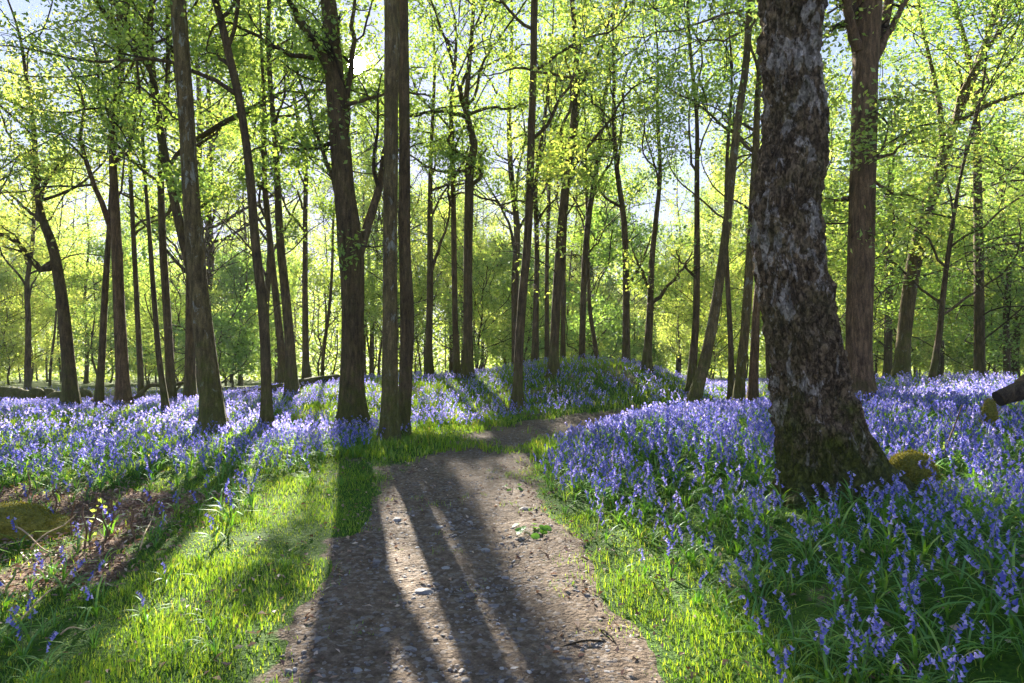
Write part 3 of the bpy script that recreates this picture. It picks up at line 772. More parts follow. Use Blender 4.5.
# --- the thick leaning trunk at the right, with its own bark relief
def hero_bark(a, h, r):
    x = np.cos(a)*r; y = np.sin(a)*r
    wx = x+.05*fbm(x*6, y*6, h*3, s=101, o=2); wy = y+.05*fbm(x*6+9, y*6, h*3, s=107, o=2)
    n1 = fbm(wx*17, wy*17, h*4.5, s=111, o=4); rid = np.abs(n1)*2
    n2 = fbm(x*45, y*45, h*22, s=117, o=3)
    root = .34*np.exp(-((np.angle(np.exp(1j*(a+.25)))/.40)**2))*np.exp(-np.maximum(h-.28, 0)/.24)
    for a0, am, wd in ((-1.15, .16, .22), (-1.75, .11, .18), (-2.45, .15, .24), (3.3, .12, .25), (.75, .12, .25)): root = root+am*np.exp(-((np.angle(np.exp(1j*(a-a0+.25*(h-.3))))/wd)**2))*np.exp(-np.maximum(h-.26, 0)/.20)
    root = root+.02*np.exp(-((np.angle(np.exp(1j*(a-3.5)))/.35)**2))*np.exp(-np.maximum(h-.2, 0)/.25)
    bumpy = .03*fbm(x*4, y*4, h*2, s=121, o=3)
    n4 = np.abs(fbm(wx*34+5, wy*34, h*11, s=131, o=3))*2
    return .095*(rid-.25)+.045*(n4-.25)+.026*n2+root+bumpy
tree('thick_tree', [(789, -40, 62), (792, 0, 62), (790, 64, 58), (796, 118, 60), (793, 160, 62), (786, 215, 65), (788, 256, 68), (796, 300, 69), (803, 340, 69), (809, 380, 72), (816, 430, 77), (822, 470, 82), (826, 505, 88)], 5.25,
     'thickest leaning trunk in the wood, bark blotched with white lichen, mossy foot', H=11, bark=M_HERO, sides=220, rings=520, flare=.06, rough=.05, dd=.15, fine=hero_bark, l0=.62, nl=9, nleaf=2200, reach=3.2, lsize=.075)
# --- traced trees
tree('tree', [(177, -15, 15), (178, 0, 15), (187, 128, 15), (194, 240, 17), (202, 320, 19), (209, 380, 20), (214, 438, 22)], 11.2,
     'straight smooth trunk left of the wood\'s middle, leaning left, foot deep in bluebells', bark=M_BARKG, sides=20, rings=50, l0=.5, reach=3.4, nleaf=5600, H=15, low=.28, lown=3)
tree('tree', [(211, -10, 7), (215, 0, 7), (230, 60, 8), (238, 94, 8), (247, 150, 8), (256, 250, 9), (263, 310, 10), (266, 375, 10), (267, 434, 11)], 11.6,
     'thin wavy trunk with a long limb reaching left across the sky', sides=12, rings=44, l0=.52, reach=2.6, nleaf=4200, H=12, bark=M_BARK,
     limbs=[[(236, 94, 5), (215, 80, 4.5), (190, 70, 4.3), (170, 62, 4.2), (145, 58, 4), (118, 63, 3.8), (90, 60, 3.4), (60, 57, 3), (45, 50, 2.8), (20, 47, 2.4), (-15, 46, 2)],
            [(219, 20, 5), (232, 8, 4), (240, -15, 3)]])
tree('forked_tree', [(325, -15, 13), (328, 0, 15), (333, 60, 18), (339, 128, 20), (344, 190, 21), (351, 250, 25), (353, 300, 22), (352, 350, 22), (352, 390, 24), (352, 422, 28)], 12.6,
     'stout dark forked trunk with the sun breaking through its upper limbs', bark=M_BARK, sides=24, rings=64, flare=.55, H=17, l0=.45, reach=4.4, nleaf=7800, rough=.07,
     limbs=[([(357, 258, 12), (364, 238, 10), (371, 212, 10), (379, 185, 9), (385, 160, 8), (390, 120, 7), (392, 60, 6)], 1.0),
            ([(343, 150, 9), (346, 115, 8), (349, 85, 7), (352, 50, 7), (354, 10, 6), (355, -20, 5)], .4),
            ([(334, 80, 12), (320, 52, 11), (305, 32, 10), (294, 12, 9), (284, -20, 8)], -.8),
            ([(314, 58, 5), (290, 53, 5), (268, 42, 4.5), (245, 30, 4), (225, 22, 3.5), (213, 30, 3), (206, 50, 2.5)], -.6),
            ([(336, 186, 5), (326, 160, 4.5), (316, 130, 4), (306, 95, 3.5), (296, 70, 3)], .5),
            ([(345, 105, 5), (372, 98, 4), (400, 92, 3.5), (430, 96, 3)], 1.5),
            ([(340, 140, 4), (300, 150, 3.5), (265, 145, 3), (240, 160, 2.5)], 1.2)], low=.2, lown=5)
tree('twin_trunk_tree', [(391, -15, 15), (391.5, 0, 15), (391, 128, 14), (390, 256, 14.5), (390, 330, 15), (390, 400, 17), (390, 444, 20)], 10.7,
     'front trunk of the twin pair beside the path, straight and pale barked', bark=M_BARKG, sides=20, rings=60, flare=.45, H=15, l0=.55, reach=3.0, nleaf=5200)
tree('twin_trunk_tree', [(403, -15, 10), (403, 0, 10), (404.5, 128, 11), (405, 256, 12), (407, 310, 14.5), (406, 370, 13), (404, 410, 13), (400, 434, 17)], 11.5,
     'rear trunk of the twin pair, swollen and half hidden by the front one', bark=M_BARK, sides=16, rings=56, flare=.6, H=14, l0=.55, reach=3.0, nleaf=4600, dd=.1)
tree('tree', [(535, -10, 7), (534.5, 0, 7), (533.5, 64, 7), (531.5, 128, 7.5), (527.5, 240, 8), (521.5, 310, 9), (518, 370, 9), (517, 409, 10)], 14.2,
     'slender straight trunk standing on the grass just past the bend of the path', sides=12, rings=40, H=14, l0=.42, reach=2.6, nleaf=4600, low=.2, lown=3)
tree('tree', [(571, -10, 4), (572, 0, 4.5), (576, 64, 6), (573, 128, 7), (566, 180, 7.5), (559, 256, 8.5), (556, 310, 9), (554, 350, 9), (552, 385, 12)], 17.0,
     'slim trunk rooted in the left flank of the bluebell mound', sides=12, rings=40, H=13, l0=.38, reach=2.8, nleaf=5200, flare=.7, low=.2, lown=3)
tree('gnarled_tree', [(476, -20, 3), (472, 30, 4), (468, 80, 5), (466, 112, 6.5), (470, 128, 7), (474, 145, 8), (470, 165, 9), (469, 200, 9), (468, 256, 9), (468, 330, 9.5), (468, 386, 11)], 18.5,
     'tree with a crooked twisted top and level limbs to both sides', sides=12, rings=60, H=13, l0=.5, reach=3.2, nleaf=6200,
     limbs=[([(467, 117, 5), (450, 112, 4.5), (430, 112, 4), (408, 116, 3.5), (392, 108, 3)], .6), ([(468, 114, 4), (490, 108, 3.5), (510, 108, 3.2), (530, 101, 2.6)], .8),
            ([(469, 160, 5), (456, 151, 4.5), (448, 142, 4), (453, 128, 3.5), (449, 112, 3)], -.5), ([(471, 185, 5), (482, 176, 4.5), (479, 160, 4), (487, 148, 3)], .5),
            ([(470, 170, 4), (445, 172, 3.2), (420, 162, 3), (404, 152, 2.6)], .9)])
tree('tree', [(452, 90, 4), (453, 180, 5), (454, 250, 5.5), (455, 320, 5.5), (457, 382, 7)], 19.2, 'pole thin trunk immediately left of the crooked topped tree', H=11, l0=.45, reach=2.0, nleaf=3600)
tree('tree', [(431, 150, 4), (430, 220, 5.5), (430, 290, 6.5), (429, 340, 6.5), (429, 378, 8)], 21.0, 'thin forked trunk on the crest right of the twin trunks', H=12, l0=.4, reach=2.6, nleaf=4600, limbs=[[(431, 272, 4), (440, 245, 3.5), (447, 225, 3), (450, 195, 2.5)]])
tree('leaning_tree', [(753, -15, 6), (751, 0, 7), (746, 64, 7), (737, 128, 7.5), (723, 256, 8.5), (715, 310, 10), (703, 370, 11.5), (694, 404, 13)], 13.2,
     'smooth bare trunk leaning strongly right between the mound and the thick trunk', bark=M_BARKG, sides=16, rings=44, H=13.5, l0=.55, reach=2.8, nleaf=4600, leaf=M_LEAFG,
     limbs=[([(750, 8, 3), (715, 18, 2.6), (680, 30, 2.3), (650, 34, 2), (618, 40, 1.6)], -2.0), ([(748, 25, 3), (722, 42, 2.4), (695, 40, 2), (670, 50, 1.6)], -1.5)])
tree('brown_trunk_tree', [(865, -30, 30), (866, 0, 30), (866, 40, 25), (865, 80, 23), (864, 128, 24), (861, 256, 25), (860, 300, 25), (859, 350, 24), (859, 395, 26)], 11.8,
     'broad upright brown trunk just right of the thick lichened trunk', bark=M_BARKB, sides=24, rings=50, H=14, l0=.42, reach=3.6, nleaf=5200, leaf=M_LEAF,
     limbs=[([(874, 60, 10), (884, 40, 8.5), (896, 20, 8), (910, -12, 7)], .5), ([(858, 50, 12), (852, 25, 12), (846, 0, 12), (840, -25, 11)], -.4),
            ([(853, 27, 4), (840, 26, 3.5), (822, 24, 3)], .3), ([(849, 198, 4.5), (838, 200, 4), (820, 200, 3.2)], .3),
            ([(873, 160, 4), (892, 152, 3.2), (912, 140, 2.8), (930, 143, 2.2)], .6), ([(873, 180, 3.5), (890, 192, 3), (912, 197, 2.6), (930, 205, 2)], -.4), ([(871, 98, 4), (885, 100, 3), (902, 96, 2.5)], -.8)], low=.2, lown=4)
tree('tree', [(955, 122, 8), (946, 150, 10), (936, 185, 12), (922, 230, 13), (913, 270, 14), (905, 330, 13), (899, 390, 14)], 16.0,
     'mossy trunk leaning right and splitting high up, deep in green leaves at the right', bark=M_BARKG, H=12, l0=.5, reach=3.2, nleaf=7000, sides=14, rings=40, leaf=M_LEAF,
     limbs=[([(953, 128, 8), (962, 100, 7), (972, 75, 6.5), (985, 40, 6), (1003, -5, 5)], .5), ([(944, 150, 7), (940, 110, 6), (932, 60, 5), (922, 20, 4.5), (916, -10, 4)], -.5),
            ([(955, 125, 6), (975, 112, 5.5), (1000, 100, 5), (1035, 90, 4.5)], -.8)], low=.25, lown=5)
tree('tree', [(118, 60, 4), (112, 120, 5.5), (114, 190, 8), (117, 256, 10), (119, 310, 10.5), (122, 370, 12), (124, 411, 14)], 15.8,
     'reddish brown upright trunk with a curling second stem at the left', bark=M_BARKB, H=11.5, l0=.5, reach=2.8, nleaf=4200, sides=14, rings=40,
     limbs=[([(113, 235, 6), (106, 215, 6), (95, 185, 5.5), (85, 160, 5), (80, 130, 4.5), (84, 105, 4), (76, 80, 3.5), (64, 62, 3)], .5)])
tree('tree', [(34, 130, 4), (36, 175, 5), (41, 215, 7), (52, 245, 9), (58, 275, 10), (64, 320, 11), (68, 360, 12), (71, 408, 14)], 16.6,
     'trunk near the left border bending left with one big low limb', bark=M_BARK, H=10.5, l0=.5, reach=3.0, nleaf=5200, sides=14, rings=44, leaf=M_LEAFY,
     limbs=[([(54, 262, 8), (45, 270, 7), (33, 260, 7), (20, 246, 6.5), (5, 236, 6), (-20, 226, 5.5)], -.6), ([(38, 205, 5), (48, 180, 4.5), (62, 160, 4), (74, 150, 3)], .6), ([(40, 222, 4), (22, 205, 3.5), (5, 190, 3)], .5)])
tree('tree', [(112, 180, 4), (109, 230, 5), (105, 290, 6), (102, 350, 6.5), (99, 409, 7.5)], 16.2, 'black thin trunk between the bent trunk and the reddish trunk at the left', H=11, l0=.45, reach=2.2, nleaf=3600)
tree('tree', [(131, 190, 4), (134, 250, 4.5), (138, 330, 5), (141, 398, 6)], 19.5, 'spindly trunk just right of the reddish trunk', H=11, l0=.42, reach=2.2, nleaf=3600)
tree('tree', [(145, 180, 3), (149, 230, 4), (154, 300, 5), (159, 360, 5.5), (166, 418, 6.5)], 14.4, 'very thin trunk leaning left over the sunlit bluebells', H=9.5, l0=.5, reach=2.0, nleaf=3000)
tree('tree', [(161, 160, 6), (162, 230, 7), (166, 300, 7.5), (169, 350, 8), (171, 406, 9.5)], 17.2, 'upright rough trunk left of the straight smooth trunk', H=12, l0=.42, reach=2.6, nleaf=4400)
tree('tree', [(150, 50, 6), (153, 80, 7), (160, 130, 8), (172, 190, 8.5), (183, 240, 9), (200, 310, 9), (211, 360, 9.5), (218, 411, 11)], 15.4, 'dark trunk leaning left, crossing behind the straight smooth trunk', H=13, l0=.45, reach=3.0, nleaf=4800, sides=12, rings=40)
tree('tree', [(190, 200, 7), (190, 300, 8.5), (190, 402, 11)], 18.4, 'trunk half hidden behind the straight smooth trunk', H=12, l0=.42, reach=2.6, nleaf=4200)
tree('tree', [(270, 80, 5), (275, 140, 6), (278, 200, 7), (280, 240, 8), (286, 300, 9), (290, 350, 10), (293, 405, 12)], 17.0, 'curving trunk at the end of the fallen log left of the forked tree', H=13, l0=.42, reach=2.8, nleaf=5000, sides=12, rings=40, low=.2, lown=4)
tree('tree', [(264, 180, 5), (270, 240, 6), (277, 310, 7), (282, 360, 8), (284, 396, 9)], 19.8, 'leaning trunk rising behind the fallen log left of the forked tree', H=12, l0=.42, reach=2.6, nleaf=4400)
tree('tree', [(304, 150, 4), (305, 230, 5), (305, 310, 6), (306, 386, 7.5)], 21.5, 'slim vertical trunk between the curving trunk and the forked tree', H=12, l0=.4, reach=2.4, nleaf=4400)
tree('tree', [(536, 180, 4), (537, 250, 5), (536, 310, 6), (535, 363, 7.5)], 21.5, 'trunk standing behind the left shoulder of the mound', H=12, l0=.4, reach=2.4, nleaf=4400)
tree('tree', [(549, 190, 3.5), (547, 260, 4), (547, 362, 5)], 23.0, 'thin trunk close left of the slim trunk on the mound', H=11, l0=.42, reach=2.2, nleaf=4000)
tree('tree', [(567, 200, 3.5), (564, 260, 4), (563, 362, 5.5)], 22.0, 'thin trunk close right of the slim trunk on the mound', H=11, l0=.42, reach=2.2, nleaf=4000)
tree('tree', [(606, 90, 4), (598, 160, 5), (589, 215, 6), (585, 260, 6), (583, 310, 6), (582, 362, 7)], 22.5, 'wavy trunk rising behind the crown of the mound', H=13, l0=.4, reach=2.8, nleaf=5000, limbs=[[(598, 160, 4), (610, 140, 3), (616, 115, 2.5), (612, 90, 2)]])
tree('tree', [(588, 250, 3.5), (590, 310, 4), (597, 362, 5)], 24.0, 'bent thin trunk right behind the crown of the mound', H=10, l0=.42, reach=2.2, nleaf=3800)
tree('tree', [(614, 70, 3), (614, 130, 4.5), (617, 170, 5), (624, 220, 6), (626, 280, 6.5), (626, 380, 8)], 20.5, 'tall trunk with upswept forks at the right end of the mound', H=13, l0=.36, reach=3.0, nleaf=5200, leaf=M_LEAFG, limbs=[[(616, 150, 4), (604, 120, 3), (598, 95, 2.5)], [(627, 290, 4), (640, 265, 3.2), (650, 240, 2.6)]])
tree('forking_tree', [(660, 180, 4), (656, 220, 5), (652, 260, 6), (650, 310, 7), (646, 386, 8.5)], 18.2, 'trunk with a low fork right of the mound', H=11, l0=.42, reach=2.8, nleaf=4800, leaf=M_LEAF, limbs=[[(650, 305, 5), (663, 292, 4), (680, 272, 3.4), (692, 252, 2.6)], [(650, 290, 4), (640, 268, 3.4), (632, 250, 2.8)]])
tree('tree', [(697, 120, 4), (697, 180, 5), (697, 260, 6.5), (696, 320, 7), (691, 395, 9)], 16.5, 'upright trunk whose foot stands behind the strongly leaning bare trunk', H=12.5, l0=.4, reach=2.8, nleaf=4800, leaf=M_LEAFG, limbs=[[(697, 278, 3.5), (686, 268, 3), (676, 250, 2.4)]])
tree('tree', [(726, 230, 4), (728, 290, 5), (731, 350, 5.5), (731, 405, 7)], 15.0, 'thin trunk just right of the strongly leaning bare trunk', H=9, l0=.5, reach=2.2, nleaf=3400)
tree('tree', [(758, 90, 6), (756, 150, 7), (753, 200, 8), (750, 260, 9), (745, 330, 9), (739, 404, 11)], 14.6, 'mossy trunk close left of the thick lichened trunk', bark=M_BARKG, H=12.5, l0=.45, reach=2.6, nleaf=4400, leaf=M_LEAF)
tree('stub_tree', [(762, 250, 5), (757, 300, 7), (755, 345, 9), (753, 405, 10)], 15.2, 'sunlit stubby brown trunk touching the left side of the thick lichened trunk', bark=M_BARKB, H=8, l0=.4, reach=2.0, nleaf=3600, leaf=M_LEAFY)
tree('sapling_tree', [(962, 170, 3), (952, 230, 4), (945, 280, 5), (940, 330, 5.5), (932, 392, 6.5)], 14.2, 'young many branched tree in the leaves between the mossy leaning trunk and the right border', H=8, l0=.2, reach=2.6, nleaf=6500, leaf=M_LEAFG, nl=14, lang=60, flat=.9)
# off-frame trees whose boughs reach into the picture
tree('tree', [(-120, -10, 20), (-100, 200, 22), (-90, 440, 25)], 10.5, 'tree outside the left border whose leafy boughs hang into the top corner', H=12, l0=.3, reach=4.2, nleaf=7500, nl=14, lang=70, leaf=M_LEAF)
tree('beech_tree', [(1095, -10, 18), (1088, 200, 20), (1085, 400, 24)], 15.5, 'leafy tree at the right border with low layered boughs', H=13, l0=.10, reach=4.6, nl=24, nleaf=21000, leaf=M_LEAF, flat=1.0, lang=75, lup=.0)
tree('beech_tree', [(975, 100, 6), (978, 200, 8), (980, 392, 10)], 20.5, 'leafy tree with low layered boughs filling the right background', H=13, l0=.08, reach=4.2, nl=24, nleaf=20000, leaf=M_LEAFG, flat=1.0, lang=75, lup=.0)
tree('beech_tree', [(892, 150, 6), (890, 250, 7), (888, 385, 8)], 25, 'leafy tree seen through the gap right of the broad brown trunk', H=11, l0=.08, reach=4.0, nl=22, nleaf=16000, leaf=M_LEAF, flat=1.0, lang=72, lup=.0)
print('traced', round(time.time()-T0, 1))

# ------------------------------------------------------------------ far trees (variants, copied with their parts)
def far_variant(seed, H, r, leaf, nleaf, low, reach, lsize, keep_off=None, bark=None):
    g = np.random.default_rng(seed)
    n = 9; z = np.linspace(-.4, H, n); P = np.stack([np.cumsum(g.normal(0, .13, n)), np.cumsum(g.normal(0, .13, n)), z], -1); P[:, :2] -= P[1, :2]
    Rd = r*np.linspace(1, .1, n)**.8
    trunk = trunk_mesh(P, Rd, 8, 22, flare=.5, g=g)
    P8, R8 = resample(P, Rd, 40); k0 = int(low*39); nl = 15
    L, lr = children(P8[None, k0:], R8[None, k0:], nl, 0, .97, .01, 58, 9, .2, .05, .5, g)
    tt = (np.arange(nl)+.5)/nl; want = reach*(.5+.9*np.sin(np.pi*np.clip(tt*.85+.12, 0, 1)))*g.uniform(.7, 1.2, nl)
    L = L[:, :1]+(L-L[:, :1])*(want/np.linalg.norm(L[:, -1]-L[:, 0], axis=1))[:, None, None]
    c1, r1 = children(L, lr, 4, .2, 1, .45, 48, 6, .24, .04, .55, g, .4); c2, r2 = children(c1, r1, 4, .1, 1, .45, 45, 4, .25, .02, .6, g, .3)
    br = merge([tubes(L, np.maximum(lr, .02), 5), tubes(c1, np.maximum(r1, .011), 4), tubes(c2, np.maximum(r2, .006), 3)])
    LP = leaves_on(c2, nleaf, lsize, .26, g)
    return dict(trunk=trunk, br=br, LP=LP, lsize=lsize, leaf=leaf, bark=bark or M_BARK, g=g, cache=None)
VAR = [far_variant(56, 13, .075, M_LEAF, 6500, .40, 2.0, .105), far_variant(57, 14, .09, M_LEAFY, 7000, .38, 2.2, .105), far_variant(51, 15, .16, M_LEAF, 9500, .30, 3.2, .105), far_variant(52, 16, .20, M_LEAFY, 9500, .30, 3.4, .105), far_variant(53, 13, .13, M_LEAF, 8000, .24, 2.8, .105),
       far_variant(54, 17, .22, M_LEAF, 10500, .28, 3.8, .11), far_variant(55, 12, .11, M_LEAFY, 8500, .18, 2.6, .105)]
UND = [far_variant(61, 7.0, .07, M_LEAFY, 12000, .08, 2.8, .115), far_variant(62, 6.0, .06, M_LEAF, 11500, .06, 2.6, .115), far_variant(63, 8.5, .08, M_LEAFY, 14000, .08, 3.0, .115), far_variant(64, 6.5, .06, M_LEAFG, 12500, .06, 2.8, .115)]
def plant_variant(v, x, y, rz, s, name, label, group, unique):
    z = float(ground(x, y)); root = bpy.data.objects.new(name, None); COL.objects.link(root)
    root.location = (x, y, z); root.rotation_euler = (0, 0, rz); root.scale = (s, s, s); tag(root, label, 'tree', group)
    if v['cache'] is None:
        v['cache'] = (new_mesh('trunk', *v['trunk'], mats=[v['bark']]), new_mesh('branches', *v['br'], mats=[M_TWIG]), new_mesh('crown', *leaf_mesh(v['LP'], v['lsize'], v['g']), mats=[v['leaf']], smooth=False))
    t, b, c = v['cache']
    if unique:
        c_, s_ = math.cos(rz), math.sin(rz); A = v['LP']*s
        W = np.stack([A[:, 0]*c_-A[:, 1]*s_+x, A[:, 0]*s_+A[:, 1]*c_+y, A[:, 2]+z], -1)
        g = np.random.default_rng(int(abs(x*100)+y*10)); k = sun_keep(W, g, .03)
        if k.mean() < .985: c = new_mesh('crown', *leaf_mesh(v['LP'][k], v['lsize'], g), mats=[v['leaf']], smooth=False)
    for nm, m in (('trunk', t), ('branches', b), ('crown', c)): link(nm, m, root)
g = np.random.default_rng(77)
placed = []
def zone_name(px):
    if px < 0: return 'beyond the left border'
    if px < 110: return 'behind the bent trunk at the far left'
    if px < 200: return 'behind the reddish trunk at the left'
    if px < 340: return 'just left of the forked tree'
    if px < 460: return 'behind the twin trunks'
    if px < 600: return 'behind the bluebell mound'
    if px < 760: return 'right of the mound'
    if px < 1024: return 'behind the broad brown trunk at the right'
    return 'beyond the right border'
for i in range(3000):
    if len(placed) >= 128: break
    y = (23+36*g.random()**.9) if len(placed) < 70 else g.uniform(38, 62); px = g.uniform(-260, 1290); x = (px-CX)/F*y
    if any((x-a)**2+(y-b)**2 < (1.7 if y < 40 else 2.2)**2 for a, b in placed): continue
    if y < 27 and 640 < px < 760: continue
    placed.append((x, y)); v = VAR[int(g.integers(0, 7))] if y < 38 else VAR[int(g.integers(0, 3))]; zn = zone_name(px)
    plant_variant(v, x, y, g.uniform(0, 6.28), g.uniform(.8, 1.15), 'distant_tree', 'slim dark trunked tree in the far stand '+zn, 'far trees '+zn, px < 660)
pu = []
for i in range(2500):
    if len(pu) >= 120: break
    y = 27+36*g.random(); px = g.uniform(-260, 1290); x = (px-CX)/F*y
    if any((x-a)**2+(y-b)**2 < 2.6**2 for a, b in pu): continue
    pu.append((x, y)); v = UND[int(g.integers(0, 4))]; zn = zone_name(px)
    plant_variant(v, x, y, g.uniform(0, 6.28), g.uniform(.75, 1.2), 'young_tree', 'low bright leaved young tree in the undergrowth '+zn, 'young trees '+zn, px < 660)
# the wood that closes the view
def far_wood():
    g = np.random.default_rng(78); n = 230000
    a = g.uniform(-.95, .95, n); d = g.uniform(60, 95, n); x = np.tan(a)*d; y = d
    cl = fbm(x*.16, y*.16, s=131, o=3); h = 12.5+9*cl*2
    z = ground(x, y)+g.random(n)**.9*np.maximum(h, 2)
    n3 = fbm(x*.35, y*.35, z*.5, s=137, o=3); k = n3 > -.09+.10*g.random(n)*(z > 4)
    V, Q = leaf_mesh(np.stack([x, y, z], -1)[k], .36, g)
    tag(link('far_wood', new_mesh('far_wood', V, Q, mats=[M_LEAFY], smooth=False)), 'pale green mass of leaves closing the view', 'wood', kind='stuff')
far_wood()
print('far', round(time.time()-T0, 1))

# ------------------------------------------------------------------ small things
def gpos(px, py, h=0):
    """ground point seen at a pixel (walks the ray)"""
    for d in np.arange(2.4, 40, .02):
        x = (px-CX)/F*d; z = EYE+(CY-py)/F*d
        if z <= ground(x, d)+h: return np.array([x, d, float(ground(x, d))])
    return np.array([(px-CX)/F*40, 40, 0])
def blob(name, c, rad, m, label, cat, sub=4, amp=.18, seed=0, fr=1.5, rz=0, fuzz=None):
    V, T = ico(sub); n = fbm(V[:, 0]*fr+seed, V[:, 1]*fr, V[:, 2]*fr, s=seed, o=4); n2 = fbm(V[:, 0]*14, V[:, 1]*14, V[:, 2]*14, s=seed+9, o=3)
    V = V*(1+amp*2*n+.09*n2)[:, None]*np.array(rad); cc, ss = math.cos(rz), math.sin(rz)
    V = np.stack([V[:, 0]*cc-V[:, 1]*ss, V[:, 0]*ss+V[:, 1]*cc, V[:, 2]], -1)
    o = link(name, new_mesh(name, V, None, T, mats=[m]), loc=c); tag(o, label, cat)
    if fuzz:      # moss shoots standing off the cushion
        g = np.random.default_rng(seed); k = g.integers(0, len(V), fuzz); k = k[V[k, 2] > -.2*rad[2]]
        P = V[k]*(1+g.uniform(-.02, .02, (len(k), 1))); d = nrm(P/np.array(rad)**2+g.normal(0, 2.5, P.shape)); L = g.uniform(.012, .03, (len(k), 1)); s = perp(d, g)*.0022
        VV = np.stack([P-s, P+s, P+d*L+s*.3, P+d*L-s*.3], 1).reshape(-1, 3)
        link('moss_shoots', new_mesh('moss_shoots', VV, np.arange(len(VV)).reshape(-1, 4), mats=[M_MOSSLEAF]), o)
    return o
M_MOSSLEAF = leaf_mat('moss_shoot', [(0, (.10, .10, .012)), (.6, (.24, .22, .03)), (1, (.40, .34, .07))], trans=.35, objvar=False, gloss=.0)
p = gpos(22, 536); blob('mossy_boulder', p+np.array([-.1, .05, .0]), (.36, .26, .24), M_MOSS, 'moss covered boulder at the left border among bluebells', 'boulder', amp=.3, seed=4, rz=.25, fuzz=7000)
c = at(912, 5.35); blob('mossy_mound', c+np.array([0, 0, .1]), (.19, .17, .21), M_MOSS, 'round mossy stump beside the foot of the thick lichened trunk', 'stump', seed=8, amp=.1, fuzz=5000)
def log(name, pts, label, m=None, cat='log', sides=12, rings=30, rough=.1, hollow=False, bump=0):
    P = np.array([p_[:3] for p_ in pts], float); Rr = np.array([p_[3] for p_ in pts])
    P, Rr = resample(P, Rr, rings); g = np.random.default_rng(int(abs(P[0, 0]*100))+5)
    c0 = P[0].copy(); Pl = P-c0
    V, Q = tubes(Pl[None], Rr[None], sides)
    A = V.reshape(rings, sides, 3); n = fbm(A[..., 0]*4, A[..., 1]*4, A[..., 2]*4, s=9, o=3)
    A = Pl[:, None]+(A-Pl[:, None])*(1+rough*4*n)[..., None]
    V = A.reshape(-1, 3)
    caps = np.stack([np.full(sides, 0), np.arange(sides)], 0)
    V = np.concatenate([V, Pl[:1]+(Pl[3:4]-Pl[:1])*(1.0 if hollow else 0), Pl[-1:]]); nv = rings*sides
    j = np.arange(sides); T = np.concatenate([np.stack([np.full(sides, nv), (j+1) % sides, j], -1), np.stack([np.full(sides, nv+1), (rings-1)*sides+j, (rings-1)*sides+(j+1) % sides], -1)])
    o = link(name, new_mesh(name, V, Q, T, mats=[m or M_BARK, M_CUT], tmat=np.ones(len(T), int)), loc=c0); tag(o, label, cat); return o
def gp(px, d, up=0):
    a = at(px, d); a[2] += up; return a
# fallen log up the slope left of the forked tree
log('fallen_log', [(*gp(240, 17.6, .10), .06), (*gp(262, 18, .13), .10), (*gp(285, 18.6, .16), .11), (*gp(310, 19.5, .18), .11), (*gp(338, 20.6, .22), .09)], 'long fallen log sloping up to the forked tree')
o = log('hollow_log', [(*(gp(998, 8.0, .40)), .075), (*(gp(1008, 8.0, .45)), .085), (*(gp(1030, 8.1, .54)), .13), (*(gp(1090, 8.4, .50)), .22)], 'broken hollow log end jutting in at the right border', m=M_TWIG, sides=36, rings=60, rough=.28, hollow=True)
blob('mossy_stump', at(990, 7.9)+np.array([0, 0, .2]), (.08, .09, .22), M_MOSS, 'small mossy stump under the broken log end at the right border', 'stump', seed=12, amp=.2, sub=3, fuzz=1500)
log('fallen_branch', [(*gp(92, 16.5, .25), .03), (*gp(100, 16.0, .18), .03), (*gp(110, 15.2, .12), .025), (*gp(119, 14.6, .05), .02)], 'thin dead branch lying in bluebells before the reddish trunk', m=M_TWIG, cat='branch', sides=6, rings=14)
log('fallen_branch', [(*gp(128, 18.2, .1), .05), (*gp(140, 18.2, .35), .06), (*gp(150, 18.3, .55), .06), (*gp(165, 18.4, .52), .05), (*gp(188, 18.6, .6), .045)], 'arched fallen branch behind the very thin leaning trunk', m=M_BARK, cat='branch', sides=8, rings=20)
log('fallen_branch', [(*gp(170, 19.2, .15), .03), (*gp(180, 19.2, .5), .04), (*gp(190, 19.3, .9), .03), (*gp(200, 19.3, 1.05), .02)], 'upturned dead branch behind the straight smooth trunk', m=M_BARK, cat='branch', sides=7, rings=16)
# broken wall of boulders and brush at the far left
g = np.random.default_rng(91)
LW = ['mossy boulder at the left end of the low tumbled wall', 'second boulder from the left border in the tumbled wall', 'flat boulder in the tumbled wall left of the bent trunk', 'tall boulder in the tumbled wall left of the bent trunk',
      'boulder of the tumbled wall close left of the bent trunk', 'boulder of the tumbled wall peeping right of the bent trunk', 'last boulder of the tumbled wall towards the black thin trunk']
for k, lab in enumerate(LW):
    px = [4, 14, 25, 36, 48, 58, 82][k]; d = 20.0+g.uniform(-.2, .4); r = g.uniform(.25, .36)
    blob('boulder', at(px, d)+np.array([0, 0, .12]), (r, r*.8, g.uniform(.25, .4)), M_BARKG, lab, 'boulder', sub=3, seed=20+k)
